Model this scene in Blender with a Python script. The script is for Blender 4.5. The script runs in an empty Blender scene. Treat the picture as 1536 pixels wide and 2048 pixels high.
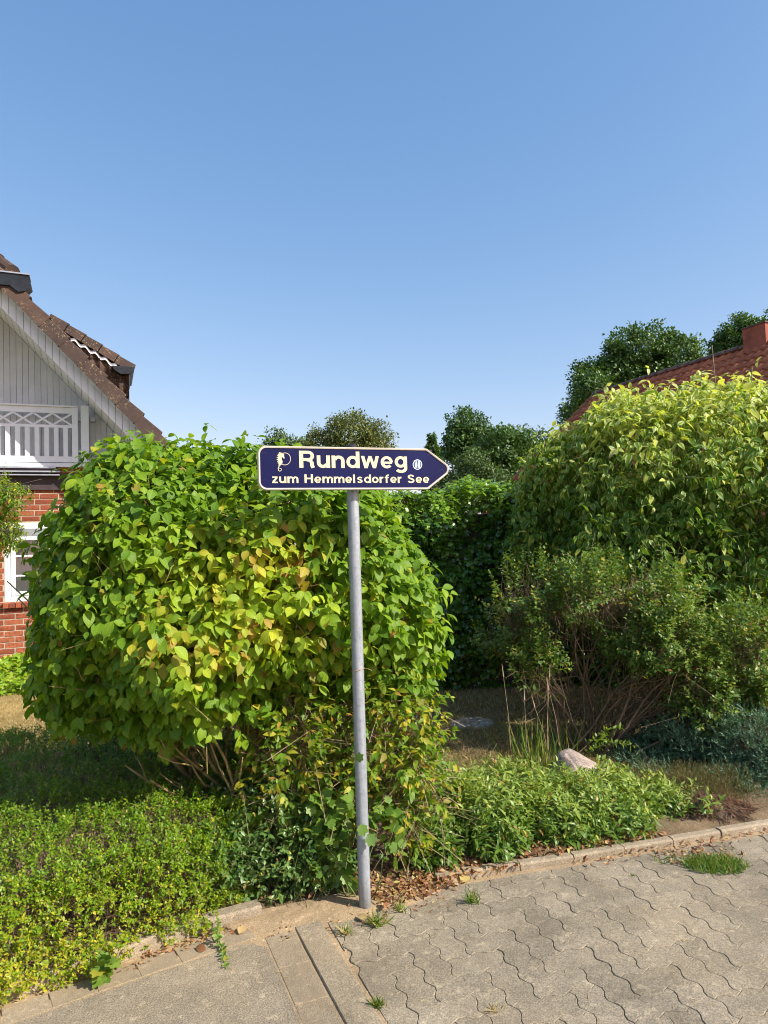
import bpy, math, random
import numpy as np
from mathutils import Matrix, Vector

rng = np.random.default_rng(7)
random.seed(7)
SC = bpy.context.scene
COL = SC.collection
R = math.radians

# ------------------------------------------------------------------ camera
FPX, PITCH, ROLL, EYE = 1420.0, R(2.66), R(1.9), 1.65
cd = bpy.data.cameras.new('camera'); cam = bpy.data.objects.new('camera', cd); COL.objects.link(cam)
cam.matrix_world = Matrix.Translation((0, 0, EYE)) @ Matrix.Rotation(R(90) + PITCH, 4, 'X') @ Matrix.Rotation(-ROLL, 4, 'Z')
cd.sensor_width = 36.0; cd.sensor_fit = 'AUTO'; cd.lens = 36.0 * FPX / 2048.0
cd.clip_start = 0.05; cd.clip_end = 2000
SC.camera = cam

# ------------------------------------------------------------------ light
SUN_AZ, SUN_EL = R(115), R(37)          # azimuth clockwise from +Y
sun_vec = Vector((math.sin(SUN_AZ) * math.cos(SUN_EL), math.cos(SUN_AZ) * math.cos(SUN_EL), math.sin(SUN_EL)))
w = bpy.data.worlds.new('World'); SC.world = w; w.use_nodes = True
nt = w.node_tree; nt.nodes.clear()
sky = nt.nodes.new('ShaderNodeTexSky'); sky.sky_type = 'NISHITA'; sky.sun_disc = False
sky.sun_elevation = SUN_EL; sky.sun_rotation = SUN_AZ
sky.altitude = 0; sky.air_density = 1.0; sky.dust_density = 0.7; sky.ozone_density = 2.2
bg = nt.nodes.new('ShaderNodeBackground'); bg.inputs['Strength'].default_value = 0.15
wo = nt.nodes.new('ShaderNodeOutputWorld')
# tone of the whole sky, the same in every direction (a camera's flatter, bluer rendering of it)
sc_ = nt.nodes.new('ShaderNodeSeparateColor'); cc_ = nt.nodes.new('ShaderNodeCombineColor'); nt.links.new(sky.outputs[0], sc_.inputs[0])
for k_, (gain, gam) in enumerate(((0.892, 1.08), (1.138, 0.77), (1.712, 0.55))):
    pw = nt.nodes.new('ShaderNodeMath'); pw.operation = 'POWER'; pw.inputs[1].default_value = gam; nt.links.new(sc_.outputs[k_], pw.inputs[0])
    mu = nt.nodes.new('ShaderNodeMath'); mu.operation = 'MULTIPLY'; mu.inputs[1].default_value = gain; nt.links.new(pw.outputs[0], mu.inputs[0]); nt.links.new(mu.outputs[0], cc_.inputs[k_])
nt.links.new(cc_.outputs[0], bg.inputs[0]); nt.links.new(bg.outputs[0], wo.inputs[0])
ld = bpy.data.lights.new('sun', 'SUN'); ld.energy = 5.0; ld.angle = R(0.53); ld.color = (1.0, 0.94, 0.84)
sun = bpy.data.objects.new('sun', ld); COL.objects.link(sun)
sun.rotation_euler = sun_vec.to_track_quat('Z', 'Y').to_euler(); sun.location = (20, -8, 30)
SC.view_settings.view_transform = 'Standard'; SC.view_settings.look = 'None'
SC.view_settings.exposure = 0.62; SC.view_settings.gamma = 1.0
SC.view_settings.use_curve_mapping = False
SC.render.engine = 'CYCLES'; SC.cycles.pixel_filter_type = 'BLACKMAN_HARRIS'; SC.cycles.filter_width = 1.05
SC.cycles.max_bounces = 8; SC.cycles.transmission_bounces = 6; SC.cycles.diffuse_bounces = 4

# ------------------------------------------------------------------ helpers: place
def ray(px, py):
    dx = (px - 768) / FPX; dy = (1024 - py) / FPX
    c, s = math.cos(-ROLL), math.sin(-ROLL)
    u = c * dx - s * dy; v = s * dx + c * dy
    return np.array((u, math.cos(PITCH) - v * math.sin(PITCH), math.sin(PITCH) + v * math.cos(PITCH)))
def at(px, py, Y):
    d = ray(px, py); t = Y / d[1]
    return np.array((d[0] * t, Y, EYE + d[2] * t))
def gr(px, py, z=0.0):
    d = ray(px, py); t = (z - EYE) / d[2]
    return np.array((d[0] * t, d[1] * t, z))
def project(P):
    P = np.asarray(P, float) - np.array((0, 0, EYE))
    fw = np.array((0, math.cos(PITCH), math.sin(PITCH))); up = np.array((0, -math.sin(PITCH), math.cos(PITCH)))
    z = P @ fw; u = P[..., 0] / z; v = (P @ up) / z
    c, s = math.cos(ROLL), math.sin(ROLL)
    return 768 + FPX * (c * u - s * v), 1024 - FPX * (s * u + c * v), z
def ell(px, py, Y, rx, rz, ry):
    """ellipsoid: centre seen at px,py at distance Y, radii rx,rz given in photo pixels, ry in metres"""
    return (at(px, py, Y), np.array((rx * Y / FPX, ry, rz * Y / FPX)))

# ------------------------------------------------------------------ helpers: objects
def setp(o, label=None, cat=None, group=None, kind=None):
    if label: o['label'] = label
    if cat: o['category'] = cat
    if group: o['group'] = group
    if kind: o['kind'] = kind
    return o
def thing(name, loc, label, cat, group=None, rz=0.0):
    o = bpy.data.objects.new(name, None); COL.objects.link(o)
    o.empty_display_size = 0.1
    o.location = tuple(float(x) for x in loc); o.rotation_euler = (0, 0, rz)
    return setp(o, label, cat, group)
def link(name, me, parent=None, mat=None, kind=None, label=None):
    o = bpy.data.objects.new(name, me); COL.objects.link(o)
    if parent is not None: o.parent = parent
    if mat is not None and len(me.materials) == 0: me.materials.append(mat)
    if kind: o['kind'] = kind
    if label: o['label'] = label
    return o
def mesh_np(name, verts, polys, tint=None, uv=None, smooth=False, rnd=None):
    """verts (n,3); polys: list of int arrays (k, m), any m per array"""
    me = bpy.data.meshes.new(name)
    verts = np.ascontiguousarray(verts, dtype=np.float32)
    polys = [np.asarray(p, dtype=np.int32) for p in polys if len(p)]
    nl = sum(p.size for p in polys); npoly = sum(len(p) for p in polys)
    me.vertices.add(len(verts)); me.vertices.foreach_set('co', verts.ravel())
    me.loops.add(nl); me.polygons.add(npoly)
    li = np.concatenate([p.ravel() for p in polys])
    tot = np.concatenate([np.full(len(p), p.shape[1], np.int32) for p in polys])
    st = np.concatenate(([0], np.cumsum(tot)[:-1])).astype(np.int32)
    me.loops.foreach_set('vertex_index', li); me.polygons.foreach_set('loop_start', st)
    if tint is not None:
        a = me.attributes.new('tint', 'FLOAT_COLOR', 'POINT')
        a.data.foreach_set('color', np.ascontiguousarray(tint, np.float32).ravel())
    if uv is not None:
        l = me.uv_layers.new(name='UVMap')
        l.data.foreach_set('uv', np.ascontiguousarray(uv[li], np.float32).ravel())
    if smooth: me.polygons.foreach_set('use_smooth', np.ones(npoly, bool))
    me.update(calc_edges=True); me.validate()
    return me
def py_mesh(name, v, f, smooth=False):
    me = bpy.data.meshes.new(name); me.from_pydata([tuple(map(float, x)) for x in v], [], [tuple(map(int, q)) for q in f])
    if smooth: me.polygons.foreach_set('use_smooth', np.ones(len(f), bool))
    me.update(); return me
class MB:
    """collects simple solids into one mesh"""
    def __init__(s): s.v = []; s.f = []
    def add(s, v, f):
        n = len(s.v); s.v += [tuple(map(float, x)) for x in v]; s.f += [tuple(int(i) + n for i in q) for q in f]; return s
    def box(s, x0, x1, y0, y1, z0, z1):
        return s.add([(x0,y0,z0),(x1,y0,z0),(x1,y1,z0),(x0,y1,z0),(x0,y0,z1),(x1,y0,z1),(x1,y1,z1),(x0,y1,z1)],
                     [(0,3,2,1),(4,5,6,7),(0,1,5,4),(1,2,6,5),(2,3,7,6),(3,0,4,7)])
    def prism(s, poly, y0, y1):
        """polygon in x,z extruded along y"""
        n = len(poly)
        v = [(x, y0, z) for x, z in poly] + [(x, y1, z) for x, z in poly]
        f = [tuple(range(n)), tuple(range(2*n-1, n-1, -1))] + [(i, i+n, (i+1) % n + n, (i+1) % n) for i in range(n)]
        return s.add(v, f)
    def slab(s, poly, z0, z1):
        n = len(poly)
        v = [(x, y, z0) for x, y in poly] + [(x, y, z1) for x, y in poly]
        f = [tuple(range(n-1, -1, -1)), tuple(range(n, 2*n))] + [(i, (i+1) % n, (i+1) % n + n, i+n) for i in range(n)]
        return s.add(v, f)
    def tube(s, pts, rad, sides=6, cap=True):
        pts = [Vector(p) for p in pts]; n = len(pts); base = len(s.v)
        rad = rad if hasattr(rad, '__len__') else [rad] * n
        ref = Vector((0.31, 0.87, 0.38)); vv = []
        for i, p in enumerate(pts):
            t = (pts[min(i+1, n-1)] - pts[max(i-1, 0)]).normalized()
            a = t.cross(ref); a = a.normalized() if a.length > 1e-4 else t.orthogonal().normalized()
            b = t.cross(a)
            for k in range(sides):
                an = 2 * math.pi * k / sides
                vv.append(p + (a * math.cos(an) + b * math.sin(an)) * rad[i])
        ff = [(i*sides+k, i*sides+(k+1) % sides, (i+1)*sides+(k+1) % sides, (i+1)*sides+k) for i in range(n-1) for k in range(sides)]
        if cap: ff += [tuple(range(sides-1, -1, -1)), tuple((n-1)*sides+k for k in range(sides))]
        return s.add(vv, ff)
    def build(s, name, mat, parent=None, smooth=False, kind=None, label=None):
        return link(name, py_mesh(name, s.v, s.f, smooth), parent, mat, kind, label)

# ------------------------------------------------------------------ helpers: materials
def new_mat(name):
    m = bpy.data.materials.new(name); m.use_nodes = True
    n = m.node_tree; n.nodes.clear()
    out = n.nodes.new('ShaderNodeOutputMaterial'); b = n.nodes.new('ShaderNodeBsdfPrincipled')
    n.links.new(b.outputs[0], out.inputs[0])
    return m, n, b, out
def N(n, t, **kw):
    x = n.nodes.new(t)
    for k, v in kw.items():
        if k.startswith('_'): setattr(x, k[1:], v)
        else: x.inputs[k.replace('__', ' ')].default_value = v
    return x
def ramp(n, fac, stops, interp='LINEAR'):
    r = n.nodes.new('ShaderNodeValToRGB'); r.color_ramp.interpolation = interp
    e = r.color_ramp.elements
    while len(e) < len(stops): e.new(0.5)
    for i, (p, c) in enumerate(stops):
        e[i].position = p; e[i].color = (*c, 1) if len(c) == 3 else c
    if fac is not None: n.links.new(fac, r.inputs[0])
    return r.outputs[0]
def mix(n, fac, a, b, mode='MIX'):
    x = n.nodes.new('ShaderNodeMix'); x.data_type = 'RGBA'; x.blend_type = mode
    for s, v in ((x.inputs[0], fac), (x.inputs[6], a), (x.inputs[7], b)):
        if hasattr(v, 'links'): n.links.new(v, s)
        elif isinstance(v, (int, float)): s.default_value = v
        else: s.default_value = (*v, 1)
    return x.outputs[2]
def noise(n, scale, detail=4, rough=0.6, coord=None, dist=0.0):
    x = N(n, 'ShaderNodeTexNoise', Scale=scale, Detail=detail, Roughness=rough, Distortion=dist)
    if coord is not None: n.links.new(coord, x.inputs['Vector'])
    return x.outputs['Fac']
def math_n(n, op, a, b=None, clamp=False):
    x = n.nodes.new('ShaderNodeMath'); x.operation = op; x.use_clamp = clamp
    for s, v in ((x.inputs[0], a), (x.inputs[1], b)):
        if v is None: continue
        if hasattr(v, 'links'): n.links.new(v, s)
        else: s.default_value = v
    return x.outputs[0]
def bump(n, b, h, strength=0.3, dist=0.01):
    x = N(n, 'ShaderNodeBump', Strength=strength, Distance=dist); n.links.new(h, x.inputs['Height'])
    n.links.new(x.outputs[0], b.inputs['Normal'])
def wpos(n): return n.nodes.new('ShaderNodeNewGeometry').outputs['Position']
def ocoord(n): return n.nodes.new('ShaderNodeTexCoord').outputs['Object']

def leaf_mat(name, greens, yellow=(0.5, 0.42, 0.05), brown=(0.22, 0.12, 0.05), trans=0.32, rough=0.42, veins=False, edge=None, spec=0.45):
    """greens: stops over the per-leaf random value; tint.g = yellowing, tint.b = withering"""
    m, n, b, out = new_mat(name)
    a = n.nodes.new('ShaderNodeAttribute'); a.attribute_name = 'tint'
    sp = n.nodes.new('ShaderNodeSeparateColor'); n.links.new(a.outputs['Color'], sp.inputs[0])
    c = ramp(n, sp.outputs[0], greens)
    c = mix(n, sp.outputs[1], c, yellow); c = mix(n, sp.outputs[2], c, brown)
    if veins or edge:
        uv = n.nodes.new('ShaderNodeUVMap'); s2 = n.nodes.new('ShaderNodeSeparateXYZ'); n.links.new(uv.outputs[0], s2.inputs[0])
        ax = math_n(n, 'ABSOLUTE', math_n(n, 'SUBTRACT', s2.outputs[0], 0.5))
        if edge:
            nz = noise(n, 9, 2, 0.6, uv.outputs[0])
            f = math_n(n, 'ADD', math_n(n, 'MULTIPLY', ax, 2.0), math_n(n, 'MULTIPLY', math_n(n, 'SUBTRACT', nz, 0.5), 0.9))
            rnd = math_n(n, 'MULTIPLY', sp.outputs[0], 1.0)
            f = math_n(n, 'SUBTRACT', math_n(n, 'ADD', f, rnd), 0.88)
            c = mix(n, math_n(n, 'MULTIPLY', f, 5.0, True), c, edge)
        if veins:
            # curved lateral veins that run towards the tip, and a midrib
            q = math_n(n, 'SUBTRACT', math_n(n, 'MULTIPLY', s2.outputs[1], 7.0), math_n(n, 'MULTIPLY', math_n(n, 'POWER', ax, 1.3), 6.5))
            fr = math_n(n, 'ABSOLUTE', math_n(n, 'SUBTRACT', math_n(n, 'FRACT', q), 0.5))
            lat = math_n(n, 'MULTIPLY', math_n(n, 'SUBTRACT', 0.13, fr), 9.0, True)
            mid = math_n(n, 'MULTIPLY', math_n(n, 'SUBTRACT', 0.035, ax), 40.0, True)
            v = math_n(n, 'MAXIMUM', math_n(n, 'MULTIPLY', lat, 0.75), mid)
            c = mix(n, math_n(n, 'MULTIPLY', v, 0.55), c, mix(n, 1.0, c, (1.8, 1.6, 1.9), 'MULTIPLY'))
            bump(n, b, math_n(n, 'MULTIPLY', fr, -1.0), 0.35, 0.004)
    n.links.new(c, b.inputs['Base Color']); b.inputs['Roughness'].default_value = rough
    b.inputs['Specular IOR Level'].default_value = spec
    t = n.nodes.new('ShaderNodeBsdfTranslucent')
    n.links.new(mix(n, 1.0, c, (1.75, 1.7, 0.6), 'MULTIPLY'), t.inputs['Color'])
    ms = n.nodes.new('ShaderNodeMixShader'); ms.inputs[0].default_value = trans
    n.links.new(b.outputs[0], ms.inputs[1]); n.links.new(t.outputs[0], ms.inputs[2]); n.links.new(ms.outputs[0], out.inputs[0])
    return m
def plain(name, col, rough=0.6, var=0.12, scale=12.0, metal=0.0, bmp=0.0, bscale=60.0, spec=0.4, objrnd=0.0):
    m, n, b, out = new_mat(name); co = ocoord(n)
    f = noise(n, scale, 5, 0.62, co)
    lo = tuple(c * (1 - 2 * var) for c in col); hi = tuple(min(1, c * (1 + 2 * var)) for c in col)
    c = ramp(n, f, [(0.28, lo), (0.72, hi)])
    if objrnd:
        oi = n.nodes.new('ShaderNodeObjectInfo')
        g = ramp(n, oi.outputs['Random'], [(0, (1 - objrnd,) * 3), (1, (1 + objrnd,) * 3)])
        c = mix(n, 1.0, c, g, 'MULTIPLY')
    n.links.new(c, b.inputs['Base Color'])
    b.inputs['Roughness'].default_value = rough; b.inputs['Metallic'].default_value = metal
    b.inputs['Specular IOR Level'].default_value = spec
    if bmp: bump(n, b, noise(n, bscale, 6, 0.65, co), bmp, 0.01)
    return m

M = {}
# ------------------------------------------------------------------ leaf templates  (x = width, y = base -> tip, z = upper side)
def tmpl_leaf(width=0.56, segs=4, fold=0.16, curl=0.22, peak=0.42, wav=0.0, pw=0.95):
    """ovate leaf: midrib folded, edges raised, tip drooping"""
    v, uv = [], []
    def wd(t): return width * 0.5 * (math.sin(math.pi * t ** (math.log(0.5) / math.log(peak)))) ** pw if 0 < t < 1 else 0.0
    quads, tris = [], []
    v.append((0, 0, 0)); uv.append((0.5, 0))
    for i in range(1, segs):
        t = i / segs; ww = wd(t); z = -curl * t * t
        wv = wav * (1 if i % 2 else -1)
        v += [(-ww, t * 0.98, z + fold * ww + wv * ww), (0, t, z), (ww, t * 0.98, z + fold * ww - wv * ww)]
        uv += [(0.5 - ww / width, t), (0.5, t), (0.5 + ww / width, t)]
    v.append((0, 1, -curl * 1.15)); uv.append((0.5, 1))
    tris += [(0, 2, 1), (0, 3, 2)]
    for i in range(segs - 2):
        a = 1 + 3 * i; b = a + 3
        quads += [(a, a + 1, b + 1, b), (a + 1, a + 2, b + 2, b + 1)]
    a = 1 + 3 * (segs - 2); tip = len(v) - 1
    tris += [(a, a + 1, tip), (a + 1, a + 2, tip)]
    return np.array(v, float), [np.array(tris), np.array(quads).reshape(-1, 4)] if quads else [np.array(tris)], np.array(uv, float)
def tmpl_lobed(lobes, fold=0.1):
    """lobed leaf (ivy, maple): fan of an outline given as (angle from tip in degrees, radius) of one half"""
    half = [(math.sin(R(a)) * r, 0.42 + math.cos(R(a)) * r) for a, r in lobes]
    outl = [(0, 1.0)] + half + [(0, 0.0)] + [(-x, y) for x, y in reversed(half)]
    v = [(0, 0.42, 0)] + [(x, y, fold * abs(x) * 1.2 - 0.16 * y * y - (0.12 if i % 2 == 0 else 0) * abs(x)) for i, (x, y) in enumerate(outl)]
    n = len(outl)
    f = [(0, 1 + (i + 1) % n, 1 + i) for i in range(n)]
    uv = [(0.5 + x * 0.5, y) for x, y, z in v]
    return np.array(v, float), [np.array(f)], np.array(uv, float)
T_BIG = tmpl_leaf(0.64, 6, 0.22, 0.26, 0.50, 0.0, 0.80)
T_MED = tmpl_leaf(0.46, 4, 0.26, 0.24, 0.42)
T_LANCE = tmpl_leaf(0.34, 4, 0.3, 0.30, 0.42)
T_SMALL = tmpl_leaf(0.50, 3, 0.25, 0.12, 0.45)
T_TINY = (np.array([(0, 0, 0), (-0.27, 0.5, 0.06), (0, 0.52, -0.02), (0.27, 0.5, 0.06), (0, 1, -0.1)], float),
          [np.array([(0, 2, 1), (0, 3, 2), (1, 2, 4), (2, 3, 4)])], np.array([(.5, 0), (0, .5), (.5, .5), (1, .5), (.5, 1)], float))
T_IVY = tmpl_lobed([(22, 0.30), (58, 0.50), (88, 0.30), (125, 0.48), (158, 0.32)])
T_MAPLE = tmpl_lobed([(14, 0.50), (24, 0.40), (46, 0.56), (62, 0.50), (76, 0.40), (104, 0.50), (150, 0.36)], 0.18)
T_QUAD = (np.array([(0, 0, 0), (-0.34, 0.5, 0.10), (0, 1, -0.08), (0.34, 0.5, 0.10)], float), [np.array([(0, 3, 2), (0, 2, 1)])], np.zeros((4, 2)))
T_BLADE = (np.array([(-0.05, 0, 0), (0.05, 0, 0), (0.035, 0.5, 0.06), (-0.035, 0.5, 0.06), (0, 1, -0.12)], float),
           [np.array([(3, 2, 4)]), np.array([(0, 1, 2, 3)])], np.zeros((5, 2)))
T_HAIR = (np.array([(-0.05, 0, 0), (0.05, 0, 0), (0, 1, 0)], float), [np.array([(0, 1, 2)])], np.zeros((3, 2)))

def nrm(a): return a / np.maximum(np.linalg.norm(a, axis=-1, keepdims=True), 1e-9)
def frames(d, up):
    """rows: X, Y(=d), Z(=normal close to up)"""
    d = nrm(d); z = nrm(up - d * np.sum(up * d, -1, keepdims=True)); x = np.cross(d, z)
    return np.stack((x, d, z), 1)
def leaf_mesh(name, T, pos, fr, sc, tint, base, uv=False, wide=None):
    v0, polys, u0 = T; m = len(v0); n = len(pos)
    vv = np.repeat(v0[None], n, 0)
    if wide is not None: vv = vv * np.stack((wide, np.ones(n), np.ones(n)), 1)[:, None, :]
    vv = np.einsum('nmk,nkj->nmj', vv, fr) * sc[:, None, None] + (pos - base)[:, None, :]
    pl = [(p[None] + (np.arange(n) * m)[:, None, None]).reshape(-1, p.shape[1]) for p in polys]
    tt = np.concatenate((tint, np.ones((n, 1))), 1)
    return mesh_np(name, vv.reshape(-1, 3), pl, np.repeat(tt, m, 0), np.tile(u0, (n, 1)) if uv else None, smooth=True)
def pick_prominent(pos, fr, sc, k, cell=14, box=(-40, 1576, -20, 2070)):
    """the k leaves that show largest: front-most in a coarse grid over the view, ranked by the area they show"""
    px, py, z = project(pos + fr[:, 1] * sc[:, None] * 0.5)
    ok = (px > box[0]) & (px < box[1]) & (py > box[2]) & (py < box[3]) & (z > 0.3)
    key = (np.floor(px / cell).astype(int) * 1000 + np.floor(py / cell).astype(int))
    order = np.argsort(z + (~ok) * 1e6); seen = set(); keep = []
    for i in order:
        if not ok[i]: break
        if key[i] in seen: continue
        seen.add(key[i]); keep.append(i)
    keep = np.array(keep, int)
    if len(keep) == 0: return keep
    view = nrm(pos[keep] - np.array((0, 0, EYE)))
    area = np.abs(np.sum(view * fr[keep, 2], 1)) * (sc[keep] / z[keep]) ** 2
    return keep[np.argsort(-area)[:k]]
def plant_leaves(root, T, pos, fr, sc, tint, mat, name='foliage', single=0, leaf_name='leaf', uv=False, wide=None, cell=14):
    base = np.array(root.location)
    rest = np.ones(len(pos), bool)
    if single:
        idx = pick_prominent(pos, fr, sc, single, cell); rest[idx] = False
        nv = min(18, len(idx)); var = rng.choice(idx, nv, replace=False); meshes = []
        for j in var:
            me = leaf_mesh(leaf_name, T, np.zeros((1, 3)), np.eye(3)[None], np.ones(1), tint[j:j+1], np.zeros(3), uv)
            me.materials.append(mat); meshes.append(me)
        tv = tint[var]
        for i in idx:
            j = int(np.argmin(np.sum((tv - tint[i]) ** 2, 1) + rng.random(nv) * 0.01))
            o = bpy.data.objects.new(leaf_name, meshes[j]); COL.objects.link(o); o.parent = root
            f = fr[i] * sc[i]
            if wide is not None: f = f * np.array((wide[i], 1, 1))[:, None]
            mw = Matrix([list(f[:, k]) + [float(pos[i, k] - base[k])] for k in range(3)] + [[0, 0, 0, 1]])
            o.matrix_basis = mw
    me = leaf_mesh(name, T, pos[rest], fr[rest], sc[rest], tint[rest], base, uv, None if wide is None else wide[rest])
    return link(name, me, root, mat, 'stuff')

# ------------------------------------------------------------------ shrubs
from mathutils import noise as mn
def lump(p, freq, off=0.0):
    return np.array([mn.noise(Vector((x * freq + off, y * freq, z * freq))) for x, y, z in p])
def surf(E, n, depth=0.25, inner=0.86, zmin=0.02, amp=0.1, freq=2.2, keep=None, front=0.0):
    """points near the surface of a union of ellipsoids, with outward directions; front>0 thins out the far side"""
    ar = np.array([(r[0]*r[1] + r[1]*r[2] + r[0]*r[2]) for c, r in E]); pr = ar / ar.sum()
    P, D = [], []; tot = 0
    while tot < n:
        k = rng.choice(len(E), n * 2, p=pr)
        C = np.array([E[i][0] for i in range(len(E))])[k]; Rr = np.array([E[i][1] for i in range(len(E))])[k]
        d = nrm(rng.normal(size=(n * 2, 3)))
        rho = 1 - np.abs(rng.normal(size=(n * 2, 1))) * depth
        p = C + Rr * d * np.clip(rho, 0.25, 1)
        nn = nrm(d / Rr)
        ok = p[:, 2] > zmin
        for i, (c, r) in enumerate(E):
            q = np.sum(((p - c) / r) ** 2, 1)
            ok &= ~((q < inner ** 2) & (k != i) & (rho[:, 0] > 0.8))
        if front: ok &= ~((nn[:, 1] > 0.35) & (rng.random(n * 2) < front))
        if keep is not None: ok &= keep(p)
        p, nn = p[ok], nn[ok]
        P.append(p); D.append(nn); tot += len(p)
    P = np.concatenate(P)[:n]; D = np.concatenate(D)[:n]
    if amp: P = P + D * (lump(P, freq) * amp)[:, None]
    return P, D
def shoots(P, D, L=(0.1, 0.22), up=0.5, jit=0.45, out=1.0):
    n = len(P)
    d = nrm(D * out + np.array((0, 0, up)) + rng.normal(size=(n, 3)) * jit)
    return d, rng.uniform(L[0], L[1], n)
def leaves_on(P, d, L, nodes, size, ang=60, droop=0.5, upw=1.0, jit=0.25, back=0.7, tipsmall=0.6):
    """opposite leaf pairs, turned 90 degrees from node to node, on shoots that end at the surface"""
    n = len(P); a0 = nrm(np.cross(d, nrm(rng.normal(size=(n, 3))))); b0 = np.cross(d, a0)
    pos, dr, sc, sid = [], [], [], []
    for k in range(nodes):
        t = (k + 0.6) / nodes
        base = P + d * (L * (t - back))[:, None]
        ax = a0 if k % 2 == 0 else b0
        for s in (-1, 1):
            an = R(ang) * (1.15 - 0.5 * t) + rng.normal(size=n) * 0.22
            ld_ = d * np.cos(an)[:, None] + ax * (s * np.sin(an))[:, None]
            ld_ = ld_ + np.array((0, 0, -1.0)) * (droop * (0.6 + 0.8 * rng.random(n)))[:, None] + rng.normal(size=(n, 3)) * jit * 0.5
            pos.append(base); dr.append(nrm(ld_)); sid.append(np.arange(n))
            sc.append(size * (0.55 + 0.72 * rng.random(n)) * (1 - (1 - tipsmall) * max(0, t - 0.6) / 0.4))
    pos = np.concatenate(pos); dr = np.concatenate(dr); sc = np.concatenate(sc); sid = np.concatenate(sid)
    up = np.array((0, 0, upw)) + np.tile(d, (2 * nodes, 1)) * 0.75 + rng.normal(size=pos.shape) * jit
    return pos, frames(dr, up), sc, sid
def tints(n, sid=None, yel=0.0, wither=0.0, ns=None):
    t = np.zeros((n, 3)); r = rng.random(n)
    if sid is not None: r = 0.55 * rng.random(sid.max() + 1)[sid] + 0.45 * r
    t[:, 0] = r
    if yel: t[:, 1] = (rng.random(n) < yel) * rng.uniform(0.3, 1, n)
    if wither: t[:, 2] = (rng.random(n) < wither) * rng.uniform(0.3, 1, n)
    return t
def twig_mesh(P, d, L, rad, base, back=1.0, extra=0.0):
    """one three-sided stem per shoot"""
    n = len(P); a = nrm(np.cross(d, nrm(rng.normal(size=(n, 3))))); b = np.cross(d, a)
    s = P - d * (L * back)[:, None] - base; e = P + d * (L * (1 - back + extra) + L * 0.25)[:, None] - base
    v = []
    for k in range(3):
        o = a * math.cos(2.094 * k) + b * math.sin(2.094 * k)
        v += [s + o * rad, e + o * rad * 0.45]
    v = np.stack(v, 1); i = np.arange(n)[:, None] * 6
    q = np.concatenate([i + np.array((2*k, 2*((k+1) % 3), 2*((k+1) % 3)+1, 2*k+1)) for k in range(3)])
    return mesh_np('twigs', v.reshape(-1, 3), [q])
def wander(p0, p1, n=6, wob=0.06, sag=0.0):
    p0, p1 = np.array(p0, float), np.array(p1, float); L = np.linalg.norm(p1 - p0); o = []
    ph = rng.uniform(0, 6.28, 3)
    for i in range(n + 1):
        t = i / n
        q = p0 * (1 - t) + p1 * t + np.array([math.sin(t * 5 + ph[0]), math.sin(t * 4 + ph[1]), 0.4 * math.sin(t * 6 + ph[2])]) * wob * L * math.sin(math.pi * min(1, t * 1.2))
        q[2] += sag * math.sin(math.pi * t) * L
        o.append(q)
    return o

# ------------------------------------------------------------------ materials of the setting
def stone_mat(name, cols, speck=260, rough=0.88, sand=0.0, bscale=140, bstr=0.5, objrnd=0.0):
    m, n, b, out = new_mat(name); p = wpos(n)
    c = ramp(n, noise(n, 3.1, 6, 0.65, p), [(0.3, cols[0]), (0.7, cols[1])])
    fine = noise(n, speck, 3, 0.7, p)
    c = mix(n, 1.0, c, ramp(n, fine, [(0.30, (0.55, 0.55, 0.55)), (0.5, (1, 1, 1)), (0.70, (1.5, 1.48, 1.42))]), 'MULTIPLY')
    vo = N(n, 'ShaderNodeTexVoronoi', Scale=speck * 0.32); n.links.new(p, vo.inputs['Vector'])
    st = ramp(n, vo.outputs['Color'], [(0.0, (0.75, 0.74, 0.72)), (0.8, (1.08, 1.07, 1.03)), (0.97, (1.7, 1.66, 1.55))])
    c = mix(n, 0.55, c, mix(n, 1.0, c, st, 'MULTIPLY'))
    c = mix(n, 1.0, c, ramp(n, noise(n, 1.1, 7, 0.72, p, 0.6), [(0.34, (0.70, 0.70, 0.71)), (0.5, (1, 1, 1)), (0.66, (1.16, 1.14, 1.10))]), 'MULTIPLY')
    if sand:
        f = ramp(n, noise(n, 2.3, 5, 0.6, p), [(0.5 - 0.1 * sand, (0, 0, 0)), (0.75 - 0.1 * sand, (1, 1, 1))])
        c = mix(n, math_n(n, 'MULTIPLY', f, min(0.85, sand)), c, (0.34, 0.25, 0.145))
    if objrnd:
        oi = n.nodes.new('ShaderNodeObjectInfo')
        c = mix(n, 1.0, c, ramp(n, oi.outputs['Random'], [(0, (1 - objrnd, 1 - objrnd, 1 - objrnd * 1.1)), (1, (1 + objrnd,) * 3)]), 'MULTIPLY')
    n.links.new(c, b.inputs['Base Color']); b.inputs['Roughness'].default_value = rough
    b.inputs['Specular IOR Level'].default_value = 0.25
    h = math_n(n, 'ADD', fine, math_n(n, 'MULTIPLY', noise(n, bscale * 0.3, 5, 0.7, p), 1.2))
    bump(n, b, h, bstr, 0.006)
    return m
M['paver'] = stone_mat('paver_concrete', [(0.205, 0.174, 0.127), (0.315, 0.268, 0.198)], 170, sand=0.2, objrnd=0.12)
M['slab'] = stone_mat('washed_concrete', [(0.235, 0.197, 0.14), (0.32, 0.268, 0.195)], 150, sand=0.2, bstr=0.8)
M['border'] = stone_mat('border_stone', [(0.26, 0.21, 0.145), (0.33, 0.27, 0.19)], 230, sand=0.55, objrnd=0.06)
M['kerb'] = stone_mat('kerb_concrete', [(0.26, 0.215, 0.15), (0.36, 0.295, 0.215)], 200, sand=0.35, objrnd=0.06)
M['sand'] = stone_mat('joint_sand', [(0.30, 0.22, 0.13), (0.40, 0.295, 0.18)], 240)
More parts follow.
